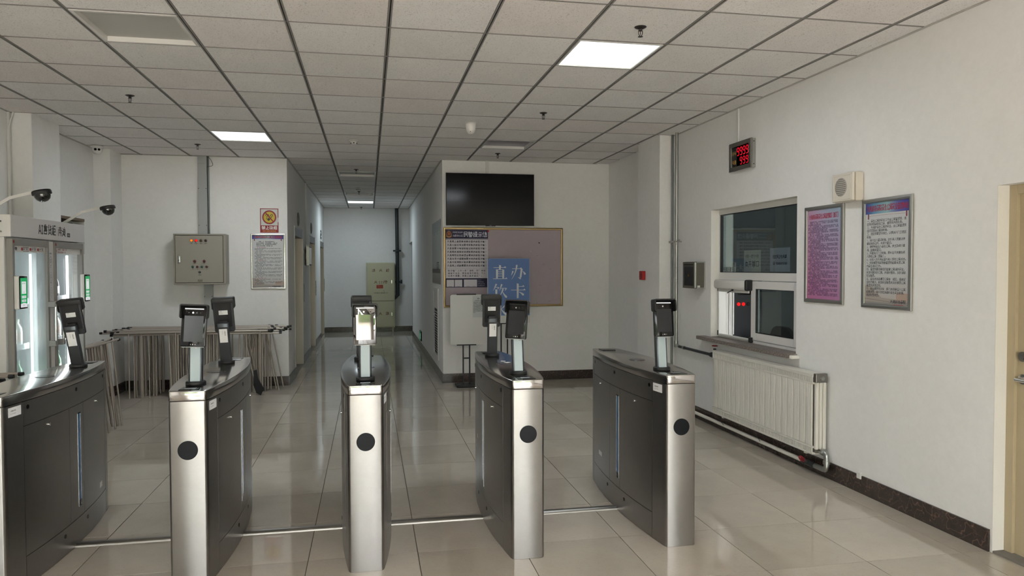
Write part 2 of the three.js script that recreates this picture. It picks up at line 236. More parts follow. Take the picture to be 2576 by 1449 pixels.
const M = {
  plaster: std({ map: plasterMap, bumpMap: plasterBump, bumpScale: 0.0012, roughness: 0.86 }),
  jamb: std({ color: 0xe6e3dc, roughness: 0.8, bumpMap: plasterBump, bumpScale: 0.002 }),
  ceilingTile: [0xffffff, 0xfbf8f7, 0xf9f9f8].map((c) => std({ map: ceilingMap, color: c, roughness: 0.95 })),
  ceilingBlank: std({ color: 0xc4c1bb, roughness: 0.9 }),
  tee: std({ color: 0x8d8a86, roughness: 0.6 }), teeDark: std({ color: 0x3a3735, roughness: 0.8 }), trimWhite: std({ color: 0xb9b6b0, roughness: 0.6 }),
  floorTile: [0, -4, 3].map((t) => phys({ map: floorMap(t), roughness: 0.28, roughnessMap: floorSmear, specularIntensity: 1, ior: 1.62 })),
  grout: std({ color: 0x443e33, roughness: 0.9 }), floorPlain: phys({ map: floorMap(0), roughness: 0.1 }),
  marble: phys({ map: marbleMap, roughness: 0.24 }), granite: std({ map: graniteMap, roughness: 0.45 }),
  steel: phys({ color: new THREE.Color(0.385, 0.38, 0.375), map: metalTone, metalness: 1, roughness: 1, roughnessMap: brushed, bumpMap: dents, bumpScale: 0.00006 }),
  steelLid: phys({ color: new THREE.Color(0.55, 0.54, 0.53), map: metalTone, metalness: 1, roughness: 0.42, roughnessMap: brushed, bumpMap: dents, bumpScale: 0.0001 }),
  chrome: std({ color: 0xc8c8c6, metalness: 1, roughness: 0.18 }), alu: std({ color: 0xb4b4b0, metalness: 1, roughness: 0.34 }), aluDark: std({ color: 0x8c8984, metalness: 1, roughness: 0.36 }),
  gap: std({ color: 0x0c0b0a, roughness: 0.9 }), black: std({ color: 0x17181a, roughness: 0.5 }), blackMatt: std({ color: 0x1d1e20, roughness: 0.75 }), gloss: phys({ color: 0x0a0b0c, roughness: 0.1, specularIntensity: 0.55 }), acrylic: phys({ color: 0x17191d, roughness: 0.3, specularIntensity: 0.25 }),
  housing: std({ color: 0x2a2d31, roughness: 0.55 }), screenOff: phys({ color: 0x2c2d30, roughness: 0.14, specularIntensity: 0.45 }), postFace: std({ color: 0xa9b8bd, roughness: 0.35 }), postEdge: std({ color: 0x565b60, metalness: 0.7, roughness: 0.35 }),
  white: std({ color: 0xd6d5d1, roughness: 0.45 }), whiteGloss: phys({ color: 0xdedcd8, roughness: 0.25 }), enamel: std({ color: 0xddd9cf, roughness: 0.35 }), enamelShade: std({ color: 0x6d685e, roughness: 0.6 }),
  flap: phys({ color: 0x1f5f96, roughness: 0.3 }), paper: std({ color: 0xe4e3e0, roughness: 0.85 }), greyBox: std({ color: 0x989388, roughness: 0.45 }), greyBoxDark: std({ color: 0x5d594f, roughness: 0.5 }), trunk: std({ color: 0xa4a6a4, roughness: 0.45 }),
  beigeDoor: std({ color: 0xb5a688, roughness: 0.4, bumpMap: dents, bumpScale: 0.0006 }), plasticCream: std({ color: 0xd6cfc2, roughness: 0.5 }), mesh: std({ color: 0xa7a29a, roughness: 0.8 }),
  pipeDark: std({ color: 0x3b3f41, roughness: 0.4, metalness: 0.4 }), pipeGrey: std({ color: 0x777b79, roughness: 0.35, metalness: 0.6 }), pipeSilver: std({ color: 0xa9aaa6, metalness: 0.9, roughness: 0.32 }), red: std({ color: 0x8c1820, roughness: 0.45 }), redBright: std({ color: 0xa81d1c, roughness: 0.4 }),
  gold: phys({ color: 0xa08a60, metalness: 0.85, roughness: 0.3, bumpMap: dents, bumpScale: 0.004 }), rodSteel: std({ color: 0xb3aaa0, metalness: 0.5, roughness: 0.42 }), brass: std({ color: 0xa98a4a, metalness: 1, roughness: 0.3 }),
  glass: phys({ color: 0xffffff, transmission: 1, roughness: 0, thickness: 0, ior: 1.5 }), glassDark: phys({ color: 0xbfc8c8, transmission: 1, roughness: 0.02, thickness: 0, ior: 1.5 }), fogGlass: phys({ color: 0xf2f7f6, transmission: 1, roughness: 0.5, thickness: 0, ior: 1.5 }), bubble: phys({ color: 0x0c0d0f, roughness: 0.05, clearcoat: 1 }),
  hydrant: std({ color: 0xb9b496, roughness: 0.5, bumpMap: dents, bumpScale: 0.001 }), doorGrey: std({ color: 0x8b8985, roughness: 0.45 }), fridgeIn: std({ color: 0xdfe6e8, roughness: 0.4 }), fridgeShelf: std({ color: 0xc8d2d6, roughness: 0.3 }),
  liftSteel: phys({ color: new THREE.Color(0.42, 0.385, 0.34), metalness: 1, roughness: 0.4 }), darkRoom: std({ color: 0xa9acab, roughness: 0.9 }), darkCab: std({ color: 0x3a3c40, roughness: 0.6 }), wood: std({ color: 0x6d5f50, roughness: 0.7 }),
};
const glow = (c, k = 1) => std({ color: 0x000000, emissive: c, emissiveIntensity: k, roughness: 0.6 });
M.panelOn = glow(new THREE.Color(0.93, 0.975, 1), PANEL_GLOW); M.panelOff = std({ color: 0xb9b8b2, roughness: 0.5 }); M.panelOffBlue = std({ color: 0x8f8d98, roughness: 0.3 });
M.led = glow(new THREE.Color(0.9, 0.96, 1), 3); M.redLed = glow(0xff1030, 0.9); M.lampRed = glow(0xff1010, 1.2); M.lampAmber = glow(0xff8a10, 1.0); M.barOn = glow(0xffffff, 0.85); M.greenGlow = glow(0x18c060, 0.7);
const printed = (t, o = {}) => std({ map: t, roughness: 0.6, ...o });
// ---------------------------------------------------------------- the room
const XR = 3.364, XL = -3.297, ZB = -9.933, ZL = -10.17, ZE = -18.33, CL = -1.067, CR = 0.99, ZF = 2.4, TOP = 3.3;
const GX = -1.6691, GZ = -3.9234, GW = 0.6, GD = 0.6194;          // ceiling grid
const FX = -2.0994, FZ = -3.4174, FW = 0.5885, FD = 0.6046;       // floor grid
const holes = {
  lift: [[-12.37, -11.1], [-15.14, -13.82], [-17.98, -16.82]],
  window: [-6.77, -5.28, 0.88, 2.15], door: [-3.385, -2.4, 2.022],
};
// floor: one mesh for every tile on view
const floor = structGroup('floor');
mesh('floor_slab', [box(-4.2, 4.2, -0.2, -0.004, ZE - 1.4, ZF + 0.35)], M.grout, floor);
{
  const hidden = [];
  for (let i = -4; i < 11; i++) for (let j = -10; j < 27; j++) {
    let x0 = FX + i * FW, x1 = x0 + FW, z1 = FZ - j * FD, z0 = z1 - FD;
    const corridor = z1 < -10.1;
    x0 = Math.max(x0, corridor ? CL - 0.2 : XL - 0.02); x1 = Math.min(x1, corridor ? CR + 0.12 : XR + 0.14); z0 = Math.max(z0, ZE - 0.02); z1 = Math.min(z1, ZF);
    if (x1 - x0 < 0.03 || z1 - z0 < 0.03) continue;
    const g = 0.0021, t = rr(-0.0004, 0.0004);
    const b = box(x0 + g, x1 - g, -0.004, t, z0 + g, z1 - g);
    const u = b.attributes.uv, du = rr(0, 5), dv = rr(0, 5); for (let k = 0; k < u.count; k++) u.setXY(k, u.getX(k) + du, u.getY(k) + dv);
    if (z1 > -2.6 || (corridor && z1 < -14)) hidden.push(b); else mesh('floor_tile', b, M.floorTile[Math.floor(rnd() * 3)], floor);
  }
  mesh('floor_tile_far', hidden, M.floorTile[0], floor).userData.kind = 'stuff';
}
// suspended ceiling: panels lie in a grid of tees
const lamps = [[5, 1, 1], [0, 7, 1], [0, 1, 0], [5, 7, 2], [2, 12, 0], [2, 17, 0], [2, 20, 1]];
const ceiling = structGroup('ceiling');
mesh('ceiling_slab', [box(-4.2, 4.2, CEIL + 0.14, TOP, ZE - 1.4, ZF + 0.35)], M.ceilingBlank, ceiling);
{
  const hidden = [], long = [], slot = [], cross = [];
  const rows = 24;
  for (let i = -3; i < 9; i++) for (let j = -10; j < rows; j++) {
    let x0 = GX + i * GW, x1 = x0 + GW, z1 = GZ - j * GD, z0 = z1 - GD;
    const zc = (z0 + z1) / 2, corridor = zc < -10.2;
    const a = corridor ? CL : XL, b = corridor ? CR : XR, e = corridor ? ZE : x0 > CR - 0.2 ? ZB : x1 < CL + 0.1 ? ZL : -100;
    x0 = Math.max(x0, a); x1 = Math.min(x1, b); z0 = Math.max(z0, e, ZE); z1 = Math.min(z1, ZF);
    if (x1 - x0 < 0.03 || z1 - z0 < 0.03) continue;
    if (lamps.some(([p, q]) => p === i && q === j)) continue;
    const g = 0.014, sag = rr(0, 0.003);
    const panel = box(x0 + g, x1 - g, CEIL + 0.001 - sag * 0.4, CEIL + 0.016, z0 + g * 0.8, z1 - g * 0.8);
    const u = panel.attributes.uv, du = rr(0, 3), dv = rr(0, 3); for (let k = 0; k < u.count; k++) u.setXY(k, u.getX(k) + du, u.getY(k) + dv);
    if (j < -1) hidden.push(panel); else mesh('ceiling_panel', panel, M.ceilingTile[Math.floor(rnd() * 3)], ceiling);
  }
  mesh('ceiling_panel_behind', hidden, M.ceilingTile[0], ceiling).userData.kind = 'stuff';
  for (let i = -2; i < 9; i++) {
    const x = GX + i * GW, inside = x > CL && x < CR, e = inside ? ZE : x >= CR ? ZB : ZL;
    const a = [box(x - 0.0125, x - 0.004, CEIL - 0.003, CEIL + 0.012, e, ZF), box(x + 0.004, x + 0.0125, CEIL - 0.003, CEIL + 0.012, e, ZF)];
    mesh('main_tee', a, M.tee, ceiling); slot.push(box(x - 0.014, x + 0.014, CEIL + 0.004, CEIL + 0.006, e, ZF));
  }
  for (let j = -10; j < rows; j++) {
    const z = GZ - j * GD; if (z > ZF || z < ZE) continue;
    const [a, b] = z < -10.17 ? [CL, CR] : z < ZB ? [XL, CR] : [XL, XR];
    cross.push(box(a, b, CEIL - 0.001, CEIL + 0.01, z - 0.005, z + 0.005)); slot.push(box(a, b, CEIL + 0.005, CEIL + 0.007, z - 0.0135, z + 0.0135));
    if (j >= -1) mesh('cross_tee', cross.pop(), M.tee, ceiling);
  }
  mesh('cross_tee_behind', cross, M.tee, ceiling).userData.kind = 'stuff';
  mesh('tee_groove', slot, M.teeDark, ceiling);
  const L = 0.022;                                                // wall angle round the edge
  mesh('wall_angle', [box(XR - L, XR, CEIL - 0.004, CEIL, -7.66, ZF), box(CR, 3.185, CEIL - 0.004, CEIL, ZB, ZB + L), box(CR - L, CR, CEIL - 0.003, CEIL, ZE, ZB), box(CL, CL + L, CEIL - 0.003, CEIL, ZE, ZL), box(-3.11, CL, CEIL - 0.004, CEIL, ZL, ZL + L), box(XL, XL + L, CEIL - 0.004, CEIL, -9.75, -8.27), box(XL, XL + L, CEIL - 0.004, CEIL, -7.64, ZF), box(CL, CR, CEIL - 0.003, CEIL, ZE, ZE + L)], M.trimWhite, ceiling);
}
// walls
{
  const [w0, w1, y0, y1] = holes.window, [d0, d1, dy] = holes.door, X2 = XR + 0.24;
  struct('wall_right', [box(XR, X2, 0, TOP, -9.95, w0), box(XR, X2, 0, y0, w0, w1), box(XR, X2, y1, TOP, w0, w1), box(XR, X2, 0, TOP, w1, d0), box(XR, X2, dy, TOP, d0, d1), box(XR, X2, 0, TOP, d1, ZF + 0.24)], M.plaster);
  struct('column_right', rbox(3.185, XR + 0.01, 0, CEIL + 0.12, -8.32, -7.655, 0.006), M.plaster);
  struct('wall_back_right', box(CR, XR + 0.24, 0, TOP, ZB - 0.2, ZB), M.plaster);
  struct('wall_corridor_right', [box(CR, CR + 0.2, 0, TOP, -17.0, ZB - 0.19), box(CR, CR + 0.2, 2.19, TOP, ZE, -17.0), box(CR + 1.3, CR + 1.4, 0, TOP, ZE, -16.8), box(CR + 0.2, CR + 1.4, 0, TOP, -16.9, -16.8), box(CR + 0.2, CR + 1.4, 2.6, 2.7, ZE, -16.9)], M.plaster);
  struct('wall_corridor_end', box(-1.5, CR + 1.5, 0, TOP, ZE - 0.2, ZE), M.plaster);
  const lw = [], a = CL - 0.26; let z = ZL;
  for (const [f, n] of holes.lift) { lw.push(box(a, CL, 0, TOP, n, z)); lw.push(box(a, CL, 2.18, TOP, f, n)); z = f; }
  lw.push(box(a, CL, 0, TOP, ZE, z));
  struct('wall_corridor_left', lw, M.plaster);
  struct('wall_back_left', box(XL - 0.2, CL - 0.26, 0, TOP, ZL - 0.2, ZL), M.plaster);
  const n0 = -9.43, n1 = -8.69, ny = 2.163;
  struct('wall_left', [box(XL - 0.22, XL, 0, TOP, n1, ZF + 0.24), box(XL - 0.22, XL, 0, TOP, ZL, n0), box(XL - 0.22, XL, ny, TOP, n0, n1), box(XL - 0.22, XL, 0, 1.75, n0, n1)], M.plaster);
  struct('column_left', rbox(XL - 0.01, -3.108, 0, CEIL + 0.12, -8.27, -7.64, 0.006), M.plaster);
  struct('column_left', rbox(XL - 0.01, -3.108, 0, CEIL + 0.12, ZL, -9.752, 0.006), M.plaster);
  const niche = structGroup('wall_niche');
  mesh('niche_back', [box(XL - 0.22, XL - 0.2, 1.75, ny, n0, n1)], M.wood, niche);
  mesh('niche_board', [box(XL - 0.12, XL + 0.004, ny - 0.03, ny, n0, n1)], M.wood, niche);
  mesh('niche_board', [box(XL - 0.1, XL - 0.06, 2.02, 2.07, n0, n1)], M.wood, niche);
  mesh('niche_cable', [curve([[XL - 0.04, 2.0, n1 + 0.0], [XL - 0.03, 2.1, -8.85], [XL - 0.05, 2.06, -9.05], [XL - 0.05, 1.9, -9.3]], 0.012), curve([[XL - 0.06, 2.02, n1], [XL - 0.03, 2.07, -8.95], [XL - 0.04, 2.09, -9.2], [XL - 0.05, 1.96, n0]], 0.009)], M.gap, niche);
  // the entrance behind the camera
  struct('wall_front', [box(XL - 0.22, -2.5, 0, TOP, ZF, ZF + 0.24), box(2.6, XR + 0.24, 0, TOP, ZF, ZF + 0.24), box(-2.5, 2.6, 2.5, TOP, ZF, ZF + 0.24)], M.plaster);
}
{ const d = structGroup('door_6'); mesh('door_leaf', box(CR + 0.075, CR + 0.115, 0.005, 2.19, ZE + 0.03, -17.0), std({ color: 0x6d7375, roughness: 0.6 }), d); mesh('door_frame', [box(CR + 0.07, CR + 0.13, 0.0, 2.19, ZE + 0.001, ZE + 0.03)], std({ color: 0x7b8082, roughness: 0.6 }), d); }  // grey leaf and frame added to darken the shaded corridor recess
// the entrance doors: glass leaves in aluminium frames
{
  const d = structGroup('door_2');
  const xs = [-2.5, -1.25, 0.05, 1.35, 2.6];
  for (const x of xs) mesh('door_frame', rbox(x - 0.035, x + 0.035, 0, 2.5, ZF + 0.08, ZF + 0.16, 0.004), M.aluDark, d);
  for (let i = 0; i < 4; i++) for (const y of [2.17, 2.45]) mesh('door_frame', rbox(xs[i] + 0.035, xs[i + 1] - 0.035, y, y + 0.05, ZF + 0.08, ZF + 0.16, 0.004), M.aluDark, d);
  for (let i = 0; i < 4; i++) mesh('pane', box(xs[i] + 0.035, xs[i + 1] - 0.035, 0.02, 2.45, ZF + 0.115, ZF + 0.121), M.glass, d);
}
// the forecourt outside, seen only as a reflection
struct('ground_outside', box(-40, 40, -0.35, -0.1, ZF + 0.4, 60), std({ color: 0xdcd2c6, roughness: 0.85 }));
{
  const hedge = [];
  for (let i = 0; i < 46; i++) { const g = new THREE.IcosahedronGeometry(rr(0.9, 1.9), 2), p = g.attributes.position; for (let k = 0; k < p.count; k++) { const q = 1 + 0.16 * Math.sin(p.getX(k) * 7 + i) * Math.sin(p.getY(k) * 6 + i * 2) * Math.sin(p.getZ(k) * 8); p.setXYZ(k, p.getX(k) * q, p.getY(k) * q, p.getZ(k) * q); } g.computeVertexNormals(); hedge.push(g.translate(rr(-16, 16), rr(0.6, 3.6), rr(17, 22))); }
  const h = mesh('hedge', hedge, std({ color: 0x5a6f44, roughness: 0.9 }), scene); h.userData.kind = 'stuff'; h.userData.label = 'green shrubs growing outside the entrance';
  struct('column_outside', rbox(-0.5, -0.2, -0.1, 3.3, 5.4, 5.7, 0.01), M.plaster);
}
// baseboards of dark marble, tile by tile
function baseboard(side, runs) {
  const g = structGroup('baseboard_' + side);
  for (const [axis, at, out, a, b, h = 0.125] of runs) {
    const n = Math.max(1, Math.round(Math.abs(b - a) / 0.6)), s = (b - a) / n;
    for (let i = 0; i < n; i++) {
      const p = a + i * s + 0.001, q = a + (i + 1) * s - 0.001, t = 0.012 + rr(0, 0.0015);
      const bx = axis === 'x' ? rbox(Math.min(at, at + out * t), Math.max(at, at + out * t), 0, h, Math.min(p, q), Math.max(p, q), 0.0015, 1) : rbox(Math.min(p, q), Math.max(p, q), 0, h, Math.min(at, at + out * t), Math.max(at, at + out * t), 0.0015, 1);
      mesh('baseboard_tile', bx, M.marble, g);
    }
  }
}
baseboard('right', [['x', XR, -1, -7.655, -3.4], ['x', XR, -1, -2.38, ZF], ['x', 3.185, -1, -8.32, -7.655], ['z', -7.655, 1, 3.175, XR - 0.013]]);
baseboard('back_right', [['z', ZB, 1, CR - 0.012, 3.35]]);
baseboard('corridor_right', [['x', CR, -1, ZB + 0.0, -17.0]]);
baseboard('corridor_end', [['z', ZE, 1, CL + 0.012, CR + 0.19]]);
baseboard('corridor_left', [['x', CL, 1, ZL, -11.08], ['x', CL, 1, -12.42, -13.8], ['x', CL, 1, -15.18, -16.8], ['x', CL, 1, -18.02, ZE + 0.013]]);
baseboard('back_left', [['z', ZL, 1, -3.09, CL]]);
baseboard('left', [['x', -3.108, 1, ZL + 0.013, -9.752], ['z', -9.752, 1, XL + 0.013, -3.096], ['x', XL, 1, -9.738, -8.27], ['x', -3.108, 1, -8.27, -7.64], ['z', -7.64, 1, XL + 0.013, -3.096], ['x', XL, 1, -7.626, ZF]]);

// ---------------------------------------------------------------- ceiling fittings
for (const [i, j, on] of lamps) {
  const x = GX + (i + 0.5) * GW, z = GZ - (j + 0.5) * GD, w = GW - 0.026, d = GD - 0.026;
  const where = { '5,1': 'lit square ceiling light nearest the camera on the right', '0,7': 'lit square ceiling light on the left above the grey control box', '0,1': 'unlit recessed square ceiling light at the upper left near the camera', '5,7': 'unlit bluish square ceiling light above the television', '2,12': 'first unlit square ceiling light inside the corridor mouth', '2,17': 'second unlit square ceiling light deeper in the corridor', '2,20': 'lit square ceiling light at the far end of the corridor' }[i + ',' + j];
  const t = thing('ceiling_light', where, 'ceiling light', [x, CEIL, z]);
  const rim = on === 1 ? 0.012 : 0.02;
  mesh('light_frame', [box(-w / 2, w / 2, -0.004, 0.05, d / 2 - rim, d / 2), box(-w / 2, w / 2, -0.004, 0.05, -d / 2, -d / 2 + rim), box(-w / 2, -w / 2 + rim, -0.004, 0.05, -d / 2 + rim, d / 2 - rim), box(w / 2 - rim, w / 2, -0.004, 0.05, -d / 2 + rim, d / 2 - rim), box(-w / 2, w / 2, 0.05, 0.055, -d / 2, d / 2)], on === 1 ? M.white : M.whiteGloss, t);
  mesh('diffuser', box(-w / 2 + rim, w / 2 - rim, on === 1 ? 0.004 : 0.028, on === 1 ? 0.01 : 0.034, -d / 2 + rim, d / 2 - rim), on === 1 ? M.panelOn : on ? M.panelOffBlue : M.panelOff, t);
  if (on === 1) { const l = new THREE.RectAreaLight(j > 15 ? new THREE.Color(0.76, 0.91, 1) : new THREE.Color(0.88, 0.95, 1), j > 15 ? PANEL * 0.85 : PANEL, w - 0.03, d - 0.03); l.name = 'panel_light'; l.rotation.x = -Math.PI / 2; l.position.y = -0.006; t.add(l); }
}
{
  const spots = [[1.639, -4.247, 'dark fire sprinkler above the lit ceiling light nearest the camera'], [-1.975, -6.715, 'dark fire sprinkler on the left half of the hall ceiling, nearer one'], [-1.976, -9.202, 'dark fire sprinkler above the grey control box trunking'], [1.637, -6.755, 'dark fire sprinkler right of the white domed ceiling sounder'], [1.637, -9.249, 'dark fire sprinkler just above the black television'], [-0.173, -11.111, 'dark fire sprinkler at the mouth of the corridor'], [-0.173, -14.259, 'dark fire sprinkler half way down the corridor'], [-0.166, -17.95, 'dark fire sprinkler at the corridor end beyond the lit panel']];
  let first;
  for (const [x, z, label] of spots) {
    if (first) { copy(first, label, [x, CEIL, z]); continue; }
    const t = first = thing('fire_sprinkler', label, 'sprinkler', [x, CEIL, z]), dark = std({ color: 0x4a4542, metalness: 0.8, roughness: 0.4 });
    mesh('escutcheon', lathe([[0.0, -0.004], [0.013, -0.012], [0.02, -0.01], [0.034, -0.004], [0.037, -0.001], [0.037, 0]], 28), dark, t);
    mesh('sprinkler_body', lathe([[0.0, -0.026], [0.009, -0.026], [0.011, -0.02], [0.012, -0.008], [0.0, -0.004]], 16), dark, t);
    mesh('frame_arm', curve([[-0.011, -0.02, 0], [-0.0125, -0.034, 0], [-0.01, -0.046, 0], [-0.003, -0.054, 0]], 0.0022, 12), dark, t);
    mesh('frame_arm', curve([[0.011, -0.02, 0], [0.0125, -0.034, 0], [0.01, -0.046, 0], [0.003, -0.054, 0]], 0.0022, 12), dark, t);
    mesh('glass_bulb', lathe([[0, -0.05], [0.0022, -0.047], [0.0026, -0.036], [0.002, -0.027], [0, -0.025]], 10), phys({ color: 0x5a2a28, roughness: 0.1 }), t);
    mesh('deflector', lathe([[0, -0.06], [0.006, -0.061], [0.015, -0.06], [0.015, -0.0575], [0.004, -0.055], [0, -0.054]], 20), dark, t);
  }
  const smoke = thing('smoke_detector', 'white smoke detector on the hall ceiling before the corridor', 'smoke detector', [-0.157, CEIL, -8.57]);
  mesh('base', lathe([[0, 0], [0.052, 0], [0.052, -0.012], [0.048, -0.016], [0, -0.016]], 28), M.white, smoke);
  mesh('head', lathe([[0, -0.016], [0.046, -0.016], [0.044, -0.03], [0.03, -0.046], [0.022, -0.05], [0, -0.05]], 28), M.white, smoke);
  for (let k = 0; k < 6; k++) { const a = (k / 6) * Math.PI * 2; mesh('vent', rbox(-0.008, 0.008, -0.043, -0.034, 0.03, 0.041, 0.001, 1).rotateY(a), M.black, smoke); }
  copy(smoke, 'white smoke detector on the corridor ceiling before the second unlit panel', [-0.179, CEIL, -13.63]);
  const bell = thing('ceiling_sounder', 'white cup-shaped dome hanging from the ceiling before the television', 'dome', [1.024, CEIL, -7.351]);
  mesh('rim', lathe([[0, 0], [0.056, 0], [0.058, -0.006], [0.056, -0.012], [0, -0.012]], 32), M.white, bell);
  mesh('shell', lathe([[0, -0.118], [0.014, -0.117], [0.03, -0.108], [0.042, -0.09], [0.049, -0.06], [0.053, -0.012]], 32), M.whiteGloss, bell);
  mesh('pinhole', disc(-0.008, -0.094, 0.037, 0.004, 0.004, 10), M.black, bell);
  const turret = thing('security_camera', 'white turret camera with two dark lenses under the ceiling at the left column', 'camera', [-3.175, CEIL, -9.52], 0.35);
  mesh('base', lathe([[0, 0], [0.066, 0], [0.068, -0.022], [0.06, -0.03], [0, -0.03]], 28), M.white, turret);
  mesh('eyeball', new THREE.SphereGeometry(0.056, 28, 18).translate(0, -0.045, 0.006), M.whiteGloss, turret);
  mesh('lens', disc(-0.018, -0.052, 0.05, 0.015, 0.014, 18), M.gloss, turret); mesh('lens', disc(0.02, -0.052, 0.05, 0.014, 0.014, 18), M.gloss, turret);
}
// ---------------------------------------------------------------- turnstiles
const TZ = -4.5075, HALF = 0.6925;                                // cabinet middle, half length
const halfWidth = (z) => 0.0875 + 0.0575 * (1 - (z / HALF) ** 2);
function outline(inset = 0, zA = -HALF, zB = HALF) {              // plan of the cabinet between two stations: x across, y = along
  const pts = [], n = 22, r = 0.016, a = zA + (zA === -HALF ? inset : 0), b = zB - (zB === HALF ? inset : 0);
  const side = [];
  for (let i = 0; i <= n; i++) { const z = a + ((b - a) * i) / n; side.push([halfWidth(z) - inset, z]); }
  const arc = (cx, cy, from, to) => { const o = []; for (let k = 0; k <= 5; k++) { const t = from + ((to - from) * k) / 5; o.push([cx + r * Math.cos(t), cy + r * Math.sin(t)]); } return o; };
  const right = [];
  if (zA === -HALF) right.push(...arc(halfWidth(a) - inset - r, a + r, -Math.PI / 2, -0.08)); else right.push(side[0]);
  for (const [x, z] of side) if (z > a + (zA === -HALF ? r : 0.0001) && z < b - (zB === HALF ? r : 0.0001)) right.push([x, z]);
  if (zB === HALF) right.push(...arc(halfWidth(b) - inset - r, b - r, 0.08, Math.PI / 2)); else right.push(side[n]);
  for (const p of right) pts.push(p);
  for (const [x, z] of [...right].reverse()) pts.push([-x, z]);
  return new THREE.Shape(pts.map(([x, z]) => new THREE.Vector2(x, -z)));
}
function column(shape, y0, y1, bevel = 0) {
  const g = new THREE.ExtrudeGeometry(shape, { depth: y1 - y0 - 2 * bevel, bevelEnabled: bevel > 0, bevelThickness: bevel, bevelSize: bevel, bevelOffset: -bevel, bevelSegments: 3 });
  return planar(toCreasedNormals(g.rotateX(-Math.PI / 2).translate(0, y0 + bevel, 0), 0.5));
}
function skin(side, z0, z1, y0, y1, out = 0, t = 0.0025) {         // bent sheet lying on one flank of the cabinet
  const n = Math.max(2, Math.round((z1 - z0) / 0.05)), pos = [], nor = [], idx = [], uv = [];
  const at = (z, d) => [side * (halfWidth(z) + d), z];
  const quad = (a, b, c, d, na, nb) => { const k = pos.length / 3; for (const [p, m] of [[a, na], [b, nb], [c, nb], [d, na]]) { pos.push(...p); nor.push(...m); uv.push(p[2], p[1]); } idx.push(...(side > 0 ? [k, k + 1, k + 2, k, k + 2, k + 3] : [k, k + 2, k + 1, k, k + 3, k + 2])); };
  const nrm = (z) => { const s = (2 * 0.0575 * z) / (HALF * HALF), l = Math.hypot(1, s); return [side / l, 0, s / l]; };
  for (let i = 0; i < n; i++) {
    const a = z0 + ((z1 - z0) * i) / n, b = z0 + ((z1 - z0) * (i + 1)) / n, [xa] = at(a, out), [xb] = at(b, out), [ia] = at(a, out - t), [ib] = at(b, out - t);
    quad([xb, y0, b], [xa, y0, a], [xa, y1, a], [xb, y1, b], nrm(b), nrm(a));
    quad([xb, y1, b], [xa, y1, a], [ia, y1, a], [ib, y1, b], [0, 1, 0], [0, 1, 0]); quad([ib, y0, b], [ia, y0, a], [xa, y0, a], [xb, y0, b], [0, -1, 0], [0, -1, 0]);
  }
  const [x0] = at(z0, out), [j0] = at(z0, out - t), [x1] = at(z1, out), [j1] = at(z1, out - t);
  quad([j1, y0, z1], [x1, y0, z1], [x1, y1, z1], [j1, y1, z1], [0, 0, 1], [0, 0, 1]); quad([x0, y0, z0], [j0, y0, z0], [j0, y1, z0], [x0, y1, z0], [0, 0, -1], [0, 0, -1]);
  const g = new THREE.BufferGeometry(); g.setAttribute('position', new THREE.Float32BufferAttribute(pos, 3)); g.setAttribute('normal', new THREE.Float32BufferAttribute(nor, 3)); g.setAttribute('uv', new THREE.Float32BufferAttribute(uv, 2)); g.setIndex(idx);
  return g;
}
const stickerPrint = print(200, 120, (c, w, h) => { c.fillStyle = '#e6e7ea'; c.fillRect(0, 0, w, h); c.strokeStyle = c.fillStyle = '#3a3d44'; write(c, '设备房号', 34, 34, 20, { weight: 0.09 }); c.font = '13px sans-serif'; c.fillText('(C) 78 0146825', 34, 86); });
const lidPaper = print(96, 64, (c, w, h) => { c.fillStyle = '#8f949c'; c.fillRect(0, 0, w, h); c.fillStyle = '#a9adb4'; c.fillRect(8, 8, w - 16, h - 16); });
